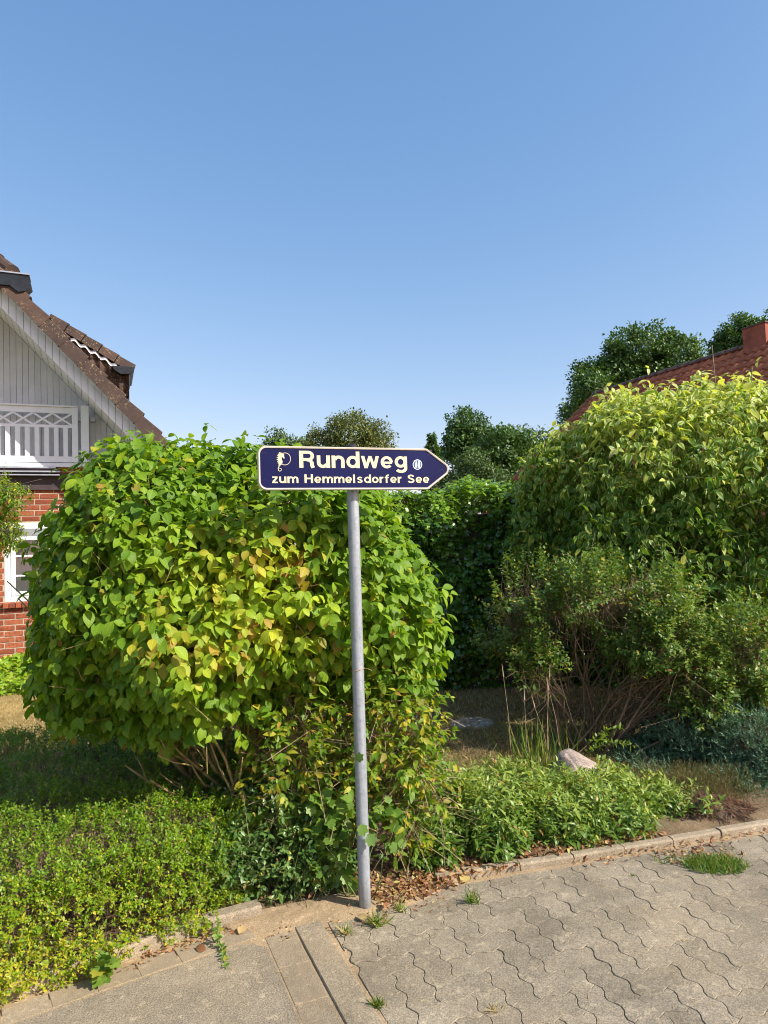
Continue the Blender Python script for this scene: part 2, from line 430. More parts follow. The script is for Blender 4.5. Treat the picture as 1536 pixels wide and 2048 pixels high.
M['soil'] = stone_mat('garden_soil', [(0.12, 0.082, 0.048), (0.22, 0.155, 0.09)], 130, bstr=0.9)
M['ground'] = stone_mat('dry_ground', [(0.13, 0.11, 0.055), (0.26, 0.21, 0.10)], 40)

# ------------------------------------------------------------------ ground, pavement
PA = R(18.5)                                             # direction of the paving
ca, sa = math.cos(PA), math.sin(PA)
KL = [(-3.6, 1.35), (-2.3, 2.18), (-1.479, 2.703), (-1.145, 2.918), (-0.976, 3.049), (-0.832, 3.143), (-0.60, 3.26)]
KR = [(0.20, 3.505), (0.335, 3.548), (0.91, 3.690), (1.481, 3.848), (2.065, 4.010), (3.6, 4.45)]
g = MB().add([(-700, -60, -0.035), (700, -60, -0.035), (700, 1400, -0.035), (-700, 1400, -0.035)], [(0, 1, 2, 3)]).build('ground', M['ground'], kind='structure')
edge = KL + [(-0.35, 3.36), (-0.05, 3.44)] + KR
far_y = 9.6
sv, sf = [], []; NX = 90
ex = np.array([p[0] for p in edge]); ey = np.array([p[1] for p in edge])
rows = 46
for j in range(rows + 1):
    for i in range(NX + 1):
        x = -3.55 + 7.1 * i / NX
        y0 = float(np.interp(x, ex, ey)); t = (j / rows) ** 1.5
        y = y0 + 0.004 + (far_y - y0) * t
        z = 0.02 + 0.018 * mn.noise(Vector((x * 3, y * 3, 0))) + 0.012 * mn.noise(Vector((x * 11, y * 11, 3))) + min(0.02, (y - y0) * 0.12)
        if -0.62 < x < 0.25 and j < 6: z -= 0.012 * (1 - j / 6)
        sv.append((x * (1 + t * 1.6), y, z))
for j in range(rows):
    for i in range(NX):
        a = j * (NX + 1) + i; sf.append((a, a + 1, a + NX + 2, a + NX + 1))
soil = link('garden_soil', py_mesh('garden_soil', sv, sf, True), None, M['soil'], 'structure')

pave = MB().slab([(-3.6, -1.5), (4.5, -1.5), (4.5, 4.72), (1.0, 3.76), (-0.2, 3.42), (-0.9, 3.2), (-3.6, 1.45)], -0.03, 0.0045).build('pavement', M['sand'], kind='structure')
jv, jf = [], []; JX, JY = 150, 80
for b in range(JY + 1):
    for a in range(JX + 1):
        x, y = -0.45 + 3.6 * a / JX, 2.1 + 2.0 * b / JY
        q = mn.noise(Vector((x * 2.3, y * 2.3, 5))) + 0.6 * mn.noise(Vector((x * 9, y * 9, 1)))
        lim = 3.50 + 0.26 * (x - 0.3)
        jv.append((x, y, min(0.0135, 0.0096 + 0.0019 * q) if y < lim - 0.02 else 0.0))
for b in range(JY):
    for a in range(JX): q = b * (JX + 1) + a; jf.append((q, q + 1, q + JX + 2, q + JX + 1))
link('joint_sand', py_mesh('joint_sand', jv, jf, True), pave, M['sand'])
# wave-edged interlocking stones in herringbone
UNIT, AMP, SEG = 0.1125, 0.0125, 5
def wavy(p, q):
    """points from grid corner p towards q (unit step) along the S-shaped joint"""
    (x0, y0), (x1, y1) = p, q; o = []
    for k in range(SEG):
        t = k / SEG
        if y0 == y1: o.append(((x0 + (x1 - x0) * t), y0 + math.sin(2 * math.pi * (t if x1 > x0 else 1 - t)) * AMP / UNIT))
        else: o.append((x0 - math.sin(2 * math.pi * (t if y1 > y0 else 1 - t)) * AMP / UNIT, y0 + (y1 - y0) * t))
    return o
corner = [(0, 0), (1, 0), (2, 0), (2, 1), (1, 1), (0, 1)]
outl = sum((wavy(corner[i], corner[(i + 1) % 6]) for i in range(6)), [])
def inset(poly, d):
    P = np.array(poly, float); nx = np.roll(P, -1, 0); pv = np.roll(P, 1, 0)
    t = nrm(nx - pv); nn = np.stack((-t[:, 1], t[:, 0]), 1)
    return [tuple(x) for x in P + nn * d]
def half_clip(poly, a, b, c):
    """keep a*x+b*y<=c"""
    o = []
    for i in range(len(poly)):
        p, q = poly[i], poly[(i + 1) % len(poly)]
        dp, dq = a * p[0] + b * p[1] - c, a * q[0] + b * q[1] - c
        if dp <= 0: o.append(p)
        if dp * dq < 0:
            t = dp / (dp - dq); o.append((p[0] + (q[0] - p[0]) * t, p[1] + (q[1] - p[1]) * t))
    return o
def paver_mesh(poly, top=0.014, name='paver'):
    a = inset(poly, 0.0011); b = inset(poly, 0.0030); c = inset(poly, 0.0008); n = len(a)
    v = [(x, y, top) for x, y in b] + [(x, y, top - 0.0018) for x, y in a] + [(x, y, 0.001) for x, y in c]
    f = [tuple(range(n))]
    for r_ in (0, n): f += [(r_ + n + i, r_ + n + (i + 1) % n, r_ + (i + 1) % n, r_ + i) for i in range(n)]
    me = py_mesh(name, v, f); me.materials.append(M['paver']); return me
full = paver_mesh([(x * UNIT, y * UNIT) for x, y in outl])
STRIP_R = ((-0.318, 3.175), (-0.055, 2.50))             # right edge of the edging strip
ORG = np.array((0.36, 3.040))
def w_of(u, v): return ORG + UNIT * (u * np.array((ca, sa)) + v * np.array((-sa, ca)))
kl_a, kl_b = KR[1], KR[4]
kn = np.array((-(kl_b[1] - kl_a[1]), kl_b[0] - kl_a[0])); kn = kn / np.linalg.norm(kn); kc = kn @ np.array(kl_a) - 0.055
sn_ = np.array((STRIP_R[1][1] - STRIP_R[0][1], -(STRIP_R[1][0] - STRIP_R[0][0]))); sn_ = sn_ / np.linalg.norm(sn_); sc_ = sn_ @ np.array(STRIP_R[0]) - 0.012
cnt = 0
for i in range(-14, 30):
    for j in range(-14, 14):
        t = (i - j) % 4
        if t not in (0, 3): continue
        ctr = w_of(i + (1.0 if t == 0 else 0.5), j + (0.5 if t == 0 else 1.0))
        px, py, z = project(np.array((ctr[0], ctr[1], 0)))
        if not (ctr[1] > 2.12 and -0.6 < ctr[0] < 3.0 and px < 1800): continue
        ang = PA if t == 0 else PA + math.pi / 2
        o0 = w_of(i, j) if t == 0 else w_of(i + 1, j)
        c_, s_ = math.cos(ang), math.sin(ang)
        wp = [(o0[0] + UNIT * (x * c_ - y * s_), o0[1] + UNIT * (x * s_ + y * c_)) for x, y in outl]
        dk = max(kn[0] * x + kn[1] * y for x, y in wp) - kc; ds = max(sn_[0] * x + sn_[1] * y for x, y in wp) - sc_
        mk = min(kn[0] * x + kn[1] * y for x, y in wp) - kc; msd = min(sn_[0] * x + sn_[1] * y for x, y in wp) - sc_
        if mk > -0.03 or msd > -0.03: continue
        if dk > 0 or ds > 0:
            q = half_clip(half_clip(wp, kn[0], kn[1], kc), sn_[0], sn_[1], sc_)
            if len(q) < 4: continue
            me = paver_mesh([(x - o0[0], y - o0[1]) for x, y in q]); rot = 0.0
        else: me, rot = full, ang
        o = bpy.data.objects.new('paver', me); COL.objects.link(o); o.parent = pave
        o.location = (o0[0], o0[1], random.uniform(-0.0013, 0.0013))
        o.rotation_euler = (random.uniform(-0.006, 0.006), random.uniform(-0.006, 0.006), rot); cnt += 1

# path on the left: washed concrete field, rows of border stones, edging strip
path = MB().slab([(-3.6, -1.5), (1.2, -1.5), (-0.072 - 0.13, 2.50), (-0.44, 3.13), (-0.75, 3.06), (-1.0, 2.9), (-3.6, 1.2)], 0.0072, 0.0114).build('path', M['sand'], kind='structure')
sd = np.array((0.2463, -0.6070)); sd /= np.linalg.norm(sd); sp_ = np.array((-sd[1], sd[0]))      # along the strip, to the right of it
if sp_[0] < 0: sp_ = -sp_
def chip_slab(mb, poly, z0, z1, ch=0.004):
    n = len(poly); inn = inset(poly, ch)
    v = [(x, y, z0) for x, y in poly] + [(x, y, z1 - ch) for x, y in poly] + [(x, y, z1) for x, y in inn]
    f = [tuple(range(2 * n, 3 * n))]
    for r_ in (0, n): f += [(r_ + i, r_ + (i + 1) % n, r_ + n + (i + 1) % n, r_ + n + i) for i in range(n)]
    return mb.add(v, f)
s0 = np.array((-0.445, 3.145))
for k in range(3):                                        # edging strip, 11 cm wide
    a = s0 + sd * (k * 1.0 if k else 0); b = s0 + sd * ((k + 1) * 1.0 - 0.006)
    q = [tuple(a), tuple(b), tuple(b + sp_ * 0.118), tuple(a + sp_ * 0.118)]
    chip_slab(MB(), q, 0.004, 0.017).build('edging_strip', M['kerb'], path)
inn = s0 - sp_ * 0.008
for k in range(8):                                        # stones beside the strip
    a = inn + sd * (0.02 + 0.245 * k); b = a + sd * 0.2425
    wdt = 0.128
    q = [tuple(a - sp_ * wdt), tuple(b - sp_ * wdt), tuple(b), tuple(a)]
    o = chip_slab(MB(), q, 0.004, 0.0128 + random.uniform(-.001, .001)).build('border_stone', M['border'], path)
kd0 = np.array((-0.66, 3.175)); kd1 = np.array((-1.55, 2.60))
kd = nrm(kd1 - kd0); kp = np.array((-kd[1], kd[0]));
if kp[1] > 0: kp = -kp
for k in range(11):                                       # stones along the kerb
    a = kd0 + kd * 0.158 * k; b = a + kd * 0.1555
    q = [tuple(a), tuple(b), tuple(b + kp * 0.112), tuple(a + kp * 0.112)]
    chip_slab(MB(), q, 0.004, 0.0128 + random.uniform(-.001, .001)).build('border_stone', M['border'], path)
fa = inn - sp_ * 0.131
fq = [tuple(fa + sd * 0.10), (-0.62, 3.04), tuple(kd0 + kp * 0.119 + kd * 0.1), tuple(kd0 + kp * 0.119 + kd * 1.7), (-3.4, 0.9), (-3.4, -1.4), tuple(fa + sd * 5.0)]
chip_slab(MB(), fq, 0.004, 0.0133).build('concrete_field', M['slab'], path)

kerb = setp(bpy.data.objects.new('kerb', None), kind='structure'); COL.objects.link(kerb)
def kerb_run(line, seglen, wd, hh, gap=0.005):
    P = [np.array(p) for p in line]; seg = []
    for a, b in zip(P[:-1], P[1:]):
        n = max(1, round(np.linalg.norm(b - a) / seglen))
        for i in range(n): seg.append((a + (b - a) * i / n, a + (b - a) * (i + 1) / n))
    for a, b in seg:
        d = nrm(b - a); nn = np.array((-d[1], d[0]))
        b = b - d * gap
        tl = random.uniform(-.004, .004); off = random.uniform(-.003, .003)
        q = [tuple(a + nn * off), tuple(b + nn * off), tuple(b + nn * (wd + off)), tuple(a + nn * (wd + off))]
        chip_slab(MB(), q, -0.05, hh + tl, 0.009).build('kerbstone', M['kerb'], kerb)
kerb_run(KL, 0.33, 0.075, 0.062)
kerb_run(KR, 0.28, 0.055, 0.042)

# ------------------------------------------------------------------ sign post
def metal_mat():
    m, n, b, out = new_mat('galvanised_steel'); co = ocoord(n)
    mp = N(n, 'ShaderNodeMapping'); mp.inputs['Scale'].default_value = (60, 60, 3); n.links.new(co, mp.inputs[0])
    st = noise(n, 1.0, 6, 0.7, mp.outputs[0]); sp2 = noise(n, 45, 4, 0.7, co); bl = noise(n, 6, 4, 0.6, co)
    c = ramp(n, st, [(0.3, (0.235, 0.26, 0.29)), (0.7, (0.37, 0.40, 0.43))])
    c = mix(n, 1.0, c, ramp(n, sp2, [(0.36, (0.82, 0.82, 0.83)), (0.5, (1, 1, 1)), (0.68, (1.08, 1.08, 1.07))]), 'MULTIPLY')
    c = mix(n, ramp(n, bl, [(0.55, (0, 0, 0)), (0.8, (0.5, 0.5, 0.5))]), c, (0.33, 0.33, 0.31))
    n.links.new(c, b.inputs['Base Color']); b.inputs['Metallic'].default_value = 0.25
    n.links.new(ramp(n, st, [(0.3, (0.42,) * 3), (0.7, (0.6,) * 3)]), b.inputs['Roughness'])
    bump(n, b, sp2, 0.08, 0.003); return m
M['steel'] = metal_mat()
M['blue'] = plain('sign_blue', (0.0045, 0.0065, 0.058), 0.5, 0.12, 5, spec=0.15)
M['cream'] = plain('sign_cream', (0.66, 0.60, 0.39), 0.5, 0.03, 20)
M['rim'] = plain('sign_rim', (0.50, 0.46, 0.38), 0.45, 0.10, 14, bmp=0.05)
M['sticker_white'] = plain('sticker_white', (0.78, 0.82, 0.84), 0.45, 0.05, 20)
M['sticker_blue'] = plain('sticker_blue', (0.03, 0.10, 0.28), 0.45, 0.1, 20)
M['black'] = plain('black_plastic', (0.02, 0.02, 0.022), 0.5, 0.1, 20)
pole_b = gr(730, 1822)
post = thing('signpost', (pole_b[0], pole_b[1], 0), 'dark blue arrow sign reading Rundweg on a grey steel pole', 'signpost')
top_w = at(703, 905, pole_b[1] + 0.02)
lean = (top_w - pole_b)
mb = MB(); pr = 0.0275; nseg = 10
pts = [tuple(np.array((0, 0, -0.05)) + (lean * (k / nseg) + np.array((0, 0, 0.05 * k / nseg)))) for k in range(nseg + 1)]
mb.tube(pts, pr, 28).build('pole', M['steel'], post, smooth=False)
post.children[0].data.polygons.foreach_set('use_smooth', [len(p.vertices) == 4 for p in post.children[0].data.polygons])
tp = Vector(pts[-1])
MB().tube([tp + Vector((0, 0, -0.004)), tp + Vector((0, 0, 0.028)), tp + Vector((0, 0, 0.036))], [0.031, 0.031, 0.02], 24).build('pole_cap', M['black'], post)
for (px_, py_, tilt) in ((716, 1347, 0.06), (722, 1657, -0.10)):
    f = (1822 - py_) / (1822 - 905.0); c0 = Vector(tuple(lean * f))
    M.setdefault('wire', plain('rusty_wire', (0.42, 0.27, 0.13), 0.6, 0.2, 40))
    ring = [c0 + Vector((math.cos(a) * 0.0295, math.sin(a) * 0.0295, math.cos(a) * tilt * 0.1)) for a in np.linspace(0, 2 * math.pi, 25)]
    mbw = MB().tube(ring, 0.0016, 5); mbw.tube([ring[0], ring[0] + Vector((0.02, -0.012, -0.004)), ring[0] + Vector((0.035, -0.008, -0.012))], 0.0012, 5)
    mbw.build('wire_tie', M['wire'], post)
# board: its own plane, turned about 20 degrees, right end farther
BY = R(20.4); bu = np.array((math.cos(BY), math.sin(BY), 0)); bn = np.array((math.sin(BY), -math.cos(BY), 0))
bo = np.array((-0.145, pole_b[1], 0)) + bn * 0.046
def on_board(px, py):
    d = ray(px, py); o = np.array((0, 0, EYE)); t = ((bo - o) @ bn) / (d @ bn); p = o + d * t
    return np.array(((p - bo) @ bu, p[2]))
c_ref = on_board(704, 938)
def bl(px, py): return on_board(px, py) - np.array((c_ref[0], c_ref[1]))
def round_poly(pts, rads, seg=7):
    o = []; n = len(pts)
    for i in range(n):
        p, a, b = np.array(pts[i]), np.array(pts[i - 1]), np.array(pts[(i + 1) % n])
        da, db = nrm(a - p), nrm(b - p); co = float(da @ db); half = math.acos(max(-1, min(1, co))) / 2
        r_ = rads[i]; t = r_ / math.tan(half); c = p + nrm(da + db) * (r_ / math.sin(half))
        s, e = p + da * t - c, p + db * t - c
        a0, a1 = math.atan2(s[1], s[0]), math.atan2(e[1], e[0]); dlt = (a1 - a0 + math.pi) % (2 * math.pi) - math.pi
        for k in range(seg + 1):
            an = a0 + dlt * k / seg; o.append((c[0] + r_ * math.cos(an), c[1] + r_ * math.sin(an)))
    return o
hT = (bl(517, 892)[1] + bl(850, 897.5)[1]) / 2; hB = (bl(520, 981)[1] + bl(858, 979)[1]) / 2
xL = bl(515.5, 937)[0]; xA = bl(853, 938)[0]; xT = bl(905.5, 939)[0]
board_poly = [(xL, hB), (xA, hB), (xT, (hT + hB) / 2), (xA, hT), (xL, hT)]
o_out = round_poly(board_poly, [0.038, 0.02, 0.035, 0.02, 0.038])
cx_, cz_ = (xL + xT) / 2, (hT + hB) / 2
def shrink(poly, d):
    P = np.array(poly); nx = np.roll(P, -1, 0) - P; pv = P - np.roll(P, 1, 0)
    t = nrm(nrm(nx) + nrm(pv)); return [tuple(p) for p in P + np.stack((-t[:, 1], t[:, 0]), 1) * d]
if True:
    ar_ = sum(o_out[i][0] * o_out[(i+1) % len(o_out)][1] - o_out[(i+1) % len(o_out)][0] * o_out[i][1] for i in range(len(o_out)))
    if ar_ < 0: o_out.reverse()
board = bpy.data.objects.new('sign_board', None); COL.objects.link(board); board.parent = post
bw = bo + bu * c_ref[0] + np.array((0, 0, c_ref[1]))
board.location = tuple(bw - np.array(post.location)); board.rotation_euler = (0, 0, BY)
o_in = shrink(o_out, 0.0085); o_in2 = shrink(o_out, 0.010)
n_ = len(o_out)
v = [(x, 0.012, z) for x, z in o_out] + [(x, -0.009, z) for x, z in o_out] + [(x, -0.0115, z) for x, z in shrink(o_out, 0.003)] + [(x, -0.0105, z) for x, z in o_in] + [(x, -0.0065, z) for x, z in o_in2]
f = [tuple(range(n_ - 1, -1, -1))]
for r_ in range(4): f += [(r_*n_ + i, r_*n_ + (i+1) % n_, (r_+1)*n_ + (i+1) % n_, (r_+1)*n_ + i) for i in range(n_)]
link('rim', py_mesh('rim', v, [q if i == 0 else q[::-1] for i, q in enumerate(f)]), board, M['rim'])
ip = shrink(o_out, 0.0098)
link('panel', py_mesh('panel', [(x, -0.007, z) for x, z in ip] + [(x, 0.0, z) for x, z in ip], [tuple(range(len(ip)))] + [(i, i+len(ip), (i+1) % len(ip)+len(ip), (i+1) % len(ip)) for i in range(len(ip))]), board, M['blue'])
def flat(name, polys, mat, y=-0.0078, parent=board):
    mbq = MB()
    for q in polys:
        n = len(q); mbq.add([(x, y, z) for x, z in q] + [(x, y + 0.0006, z) for x, z in q], [tuple(range(n))] + [(i, (i+1) % n, (i+1) % n + n, i+n) for i in range(n)])
    return mbq.build(name, mat, parent)
def strip_poly(pts, wd):
    """thick polyline as quads"""
    P = [np.array(p, float) for p in pts]; wd = wd if hasattr(wd, '__len__') else [wd] * len(P); L_, R_ = [], []
    for i, p in enumerate(P):
        t = P[min(i+1, len(P)-1)] - P[max(i-1, 0)]; t = t / (np.linalg.norm(t) + 1e-9); nn = np.array((-t[1], t[0]))
        L_.append(p + nn * wd[i] / 2); R_.append(p - nn * wd[i] / 2)
    return [[tuple(L_[i]), tuple(L_[i+1]), tuple(R_[i+1]), tuple(R_[i])] for i in range(len(P) - 1)]
def arc(cx, cy, rx, ry, a0, a1, n=14): return [(cx + rx * math.cos(R(a)), cy + ry * math.sin(R(a))) for a in np.linspace(a0, a1, n)]
XH = 0.74
def ring(cx, rx=0.245, cy=XH / 2, ry=XH / 2 - 0.085): return arc(cx, cy, rx, ry, 0, 360, 26)
GLY = {   # grotesque letters as strokes: (advance, [(points, stroke width)])
 'R': (0.80, [([(0.10, 0), (0.10, 1)], .20), ([(0.10, .915), (0.46, .915)] + arc(.46, .70, .20, .215, 85, -85, 10) + [(0.46, .485), (0.10, .485)], .17), ([(.40, .47), (.55, .43), (.62, .32), (.64, .12), (.69, 0)], .185)]),
 'u': (0.68, [([(.095, XH), (.095, .30)] + arc(.31, .30, .215, .215, 180, 290, 9) + [(.50, .2)], .18), ([(.575, 0), (.575, XH)], .19)]),
 'n': (0.68, [([(.095, 0), (.095, XH)], .19), ([(.16, .5)] + arc(.36, .44, .215, .215, 125, 0, 9) + [(.575, 0)], .18)]),
 'd': (0.70, [([(.60, 0), (.60, 1)], .19), (ring(.335), .17)]),
 'w': (0.96, [([(.085, XH), (.255, 0)], .17), ([(.255, 0), (.475, XH)], .15), ([(.475, XH), (.695, 0)], .15), ([(.695, 0), (.865, XH)], .17)]),
 'e': (0.68, [(arc(.335, XH / 2, .245, XH / 2 - .08, 0, 318, 24), .165), ([(.12, .345), (.62, .345)], .125)]),
 'g': (0.70, [(ring(.335, .24, .40, .27), .17), ([(.60, XH), (.60, 0.02)] + arc(.345, .0, .255, .19, 0, -150, 12), .175)]),
 'z': (0.58, [([(.05, .665), (.53, .665)], .15), ([(.46, .60), (.12, .14)], .18), ([(.04, .075), (.545, .075)], .15)]),
 'm': (1.02, [([(.095, 0), (.095, XH)], .19), ([(.16, .5)] + arc(.33, .47, .19, .19, 125, 0, 8) + [(.52, 0)], .175), ([(.58, .5)] + arc(.745, .47, .185, .19, 125, 0, 8) + [(.93, 0)], .175)]),
 'H': (0.84, [([(.10, 0), (.10, 1)], .20), ([(.70, 0), (.70, 1)], .20), ([(.10, .525), (.70, .525)], .17)]),
 'l': (0.30, [([(.095, 0), (.095, 1)], .19)]),
 's': (0.62, [(arc(.29, .53, .19, .135, 20, 180, 9) + [(.12, .47), (.29, .385), (.45, .30)] + arc(.28, .215, .195, .14, 20, -165, 12), .15)]),
 'o': (0.68, [(ring(.335), .17)]),
 'r': (0.46, [([(.095, 0), (.095, XH)], .19), (arc(.36, .42, .22, .235, 150, 82, 7), .18)]),
 'f': (0.46, [([(.17, 0), (.17, .76)] + arc(.37, .76, .20, .165, 180, 80, 8), .17), ([(.0, .655), (.38, .655)], .13)]),
 'S': (0.76, [(arc(.36, .735, .25, .185, 10, 180, 10) + [(.13, .66), (.22, .57), (.36, .515), (.52, .45), (.60, .37)] + arc(.355, .275, .265, .195, 15, -170, 13), .175)]),
 ' ': (0.40, [])}
def lettering(body, px0, px1, pyb, pyt, track):
    """letters set between two photo columns; pyb/pyt baseline and capital height; one mesh each"""
    tot = sum(GLY[c][0] + track for c in body) - track - 0.06
    a = bl(px0, pyb); b_ = bl(px1, pyb); top = bl((px0 + px1) / 2, pyt)[1]; bot = (a[1] + b_[1]) / 2
    sx = (b_[0] - a[0]) / tot; sz = top - bot; x = 0.0
    for c in body:
        adv, strokes = GLY[c]
        if strokes:
            mbq = MB()
            for k, (pts, wd) in enumerate(strokes):
                P_ = [np.array(q, float) for q in pts]; closed = np.linalg.norm(P_[0] - P_[-1]) < 1e-6; n = len(P_); Lf, Rt = [], []
                for i in range(n):
                    if closed: t = P_[(i + 1) % (n - 1)] - P_[i - 1 if i else n - 2]
                    else: t = P_[min(i + 1, n - 1)] - P_[max(i - 1, 0)]
                    t = t / np.linalg.norm(t); nn = np.array((-t[1], t[0]))
                    if not closed and c in 'wz' : pass
                    Lf.append(P_[i] + nn * wd / 2); Rt.append(P_[i] - nn * wd / 2)
                if c == 'w':
                    for q_ in (Lf, Rt):
                        for i, e in enumerate(q_):
                            tdir = (P_[1] - P_[0]); yy = XH if P_[i][1] > 0.3 else 0.0; q_[i] = e + tdir * ((yy - e[1]) / tdir[1])
                y = -0.0078 - 0.00006 * k
                for i in range(n - 1):
                    q = [Lf[i], Rt[i], Rt[i + 1], Lf[i + 1]]
                    mbq.add([(a[0] + (x + p[0]) * sx, y, bot + p[1] * sz) for p in q], [(0, 1, 2, 3)])
            mbq.build('letter', M['cream'], board)
        x += adv + track
lettering('Rundweg', 598, 811.5, 936.5, 903.5, 0.075)
lettering('zum Hemmelsdorfer See', 543, 856.5, 966.3, 949.3, 0.085)
# emblem: sea horse in front of a ring
def zc(x, y): return tuple(bl(500 + x / 3.657, 860 + y / 3.657))       # from a 3.657x enlargement
ringc = [zc(253 + 41 * math.cos(a), 213 + 44 * math.sin(a)) for a in np.linspace(-2.45, 2.35, 34)]
P = strip_poly(ringc, 0.0022)
horse = [zc(*q) for q in ((218, 168), (236, 170), (247, 182), (246, 192), (250, 206), (246, 213), (238, 202), (230, 200), (228, 214), (236, 232), (232, 250), (218, 262), (212, 272), (206, 264), (208, 248), (203, 228), (205, 200), (206, 182))]
P.append(horse[::-1])
spine = [(206, 182), (201, 200), (199, 220), (203, 240)]
for (x, y) in ((212, 168), (204, 178), (199, 190), (197, 203), (196, 217), (199, 230), (203, 243)):
    P.append([zc(x + 8, y - 5), zc(x - 6, y), zc(x + 8, y + 6)])
tail = [zc(*q) for q in ((216, 258), (209, 270), (204, 282), (205, 295), (214, 303), (224, 299), (228, 289), (222, 281), (214, 284))]
P += strip_poly(tail, [0.0042, 0.004, 0.0036, 0.003, 0.0026, 0.0024, 0.0022, 0.002, 0.002])
flat('emblem', P, M['cream'])
# round hikers sticker
cst = (1220, 254)
flat('sticker', [[zc(cst[0] + 34 * math.cos(a), cst[1] + 37 * math.sin(a)) for a in np.linspace(2 * math.pi, 0, 30)[:-1]]], M['sticker_white'], -0.0078)
disc = flat('sticker_field', [[zc(cst[0] + 29 * math.cos(a), cst[1] + 31.5 * math.sin(a)) for a in np.linspace(2 * math.pi, 0, 30)[:-1]]], M['sticker_blue'], -0.0084)
def fig(cx, cy, s):
    q = [[(cx + 5 * s * math.cos(a), cy - 21 * s + 5 * s * math.sin(a)) for a in np.linspace(6.283, 0, 12)[:-1]],
         [(cx - 6*s, cy - 15*s), (cx + 6*s, cy - 15*s), (cx + 8*s, cy + 2*s), (cx + 5*s, cy + 22*s), (cx + 1*s, cy + 22*s), (cx, cy + 6*s), (cx - 4*s, cy + 22*s), (cx - 8*s, cy + 22*s), (cx - 8*s, cy)]]
    return [[zc(*p) for p in r_][::(1 if k == 0 else -1)] for k, r_ in enumerate(q)]
flat('sticker_hikers', fig(1210, 256, 0.95) + fig(1231, 254, 1.05), M['sticker_white'], -0.0090)
# faint rivet dents of the panel
M['dent'] = plain('panel_dent', (0.03, 0.035, 0.13), 0.3, 0.1, 20)
for (x, y) in ((100, 185), (295, 175), (105, 385), (1310, 200), (1395, 310)):
    flat('rivet_mark', strip_poly([zc(x + 20 * math.cos(a), y + 20 * math.sin(a)) for a in np.linspace(3.6, 6.0, 10)], 0.0010), M['dent'], -0.0076)
# clamp behind the board
for hz_ in (-0.05, 0.05):
    cl = MB(); cl.tube([Vector((math.cos(a) * 0.033, 0.046 + math.sin(a) * 0.033, hz_)) for a in np.linspace(0, 2 * math.pi, 20)], 0.006, 6)
    cl.box(-0.045, 0.045, 0.012, 0.018, hz_ - 0.012, hz_ + 0.012).build('clamp', M['steel'], board)

# ------------------------------------------------------------------ left house (brick below, white boards in the gable)
HZ = R(22.5); HO = np.array((-5.40, 10.4, 0.0))
hu = np.array((math.cos(HZ), math.sin(HZ), 0)); hv = np.array((-math.sin(HZ), math.cos(HZ), 0))
def hl(px, py, y=0.0):
    """photo point -> (x, z) on the house plane at depth y behind the brick face"""
    d = ray(px, py); o = np.array((0, 0, EYE)) - HO; t = (y - o @ hv) / (d @ hv); p = o + d * t
    return float(p @ hu), float(p[2])
def brick_mat():
    m, n, b, out = new_mat('red_brick'); p = wpos(n); oi = n.nodes.new('ShaderNodeObjectInfo')
    c = ramp(n, oi.outputs['Random'], [(0, (0.20, 0.047, 0.020)), (0.5, (0.29, 0.075, 0.030)), (1, (0.35, 0.105, 0.045))])
    c = mix(n, 1.0, c, ramp(n, noise(n, 22, 5, 0.7, p), [(0.3, (0.6, 0.6, 0.6)), (0.6, (1.15, 1.12, 1.1))]), 'MULTIPLY')
    n.links.new(c, b.inputs['Base Color']); b.inputs['Roughness'].default_value = 0.85
    mp = N(n, 'ShaderNodeMapping'); mp.inputs['Scale'].default_value = (9, 9, 55); n.links.new(p, mp.inputs[0])
    bump(n, b, noise(n, 1.0, 4, 0.7, mp.outputs[0]), 0.7, 0.012); return m
M['brick'] = brick_mat()
M['mortar'] = plain('mortar', (0.45, 0.37, 0.27), 0.9, 0.1, 30, bmp=0.3)
M['white'] = plain('white_paint', (0.79, 0.83, 0.86), 0.45, 0.025, 6, bmp=0.03, objrnd=0.03)
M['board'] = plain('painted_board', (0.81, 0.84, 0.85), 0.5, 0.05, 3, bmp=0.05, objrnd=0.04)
M['gable_board'] = plain('shade_tinted_board', (0.62, 0.64, 0.645), 0.5, 0.05, 3, bmp=0.05, objrnd=0.04)  # white boards greyed in colour for the shade of the recessed gable
M['room'] = plain('room_grey', (0.22, 0.235, 0.24), 0.8, 0.1, 2)
M['seam'] = plain('board_seam', (0.42, 0.42, 0.40), 0.8, 0.1, 10)
M['zinc'] = plain('dark_zinc', (0.028, 0.031, 0.037), 0.35, 0.2, 8, metal=0.4)
M['dark_wood'] = plain('dark_beam', (0.045, 0.03, 0.032), 0.6, 0.2, 8)
M['aluminium'] = plain('grey_metal_edge', (0.40, 0.42, 0.46), 0.35, 0.1, 8, metal=0.5)
def tile_mat(name, a, b_, lichen, lsc=26, thr=0.62):
    m, n, b, out = new_mat(name); p = wpos(n); oi = n.nodes.new('ShaderNodeObjectInfo')
    c = ramp(n, noise(n, 5, 5, 0.7, p), [(0.3, a), (0.7, b_)])
    c = mix(n, 1.0, c, ramp(n, oi.outputs['Random'], [(0, (0.72, 0.72, 0.74)), (0.6, (1, 1, 1)), (1, (1.22, 1.18, 1.12))]), 'MULTIPLY')
    l = math_n(n, 'MULTIPLY', ramp(n, noise(n, lsc, 4, 0.75, p), [(thr, (0, 0, 0)), (thr + 0.06, (1, 1, 1))]), ramp(n, noise(n, 3.5, 3, 0.6, p), [(0.42, (0, 0, 0)), (0.6, (1, 1, 1))]))
    c = mix(n, l, c, lichen)
    n.links.new(c, b.inputs['Base Color']); b.inputs['Roughness'].default_value = 0.75
    bump(n, b, noise(n, 40, 4, 0.7, p), 0.3, 0.008); return m
M['brown_tile'] = tile_mat('brown_roof_tile', (0.042, 0.024, 0.017), (0.082, 0.046, 0.032), (0.34, 0.25, 0.12), 34, 0.57)
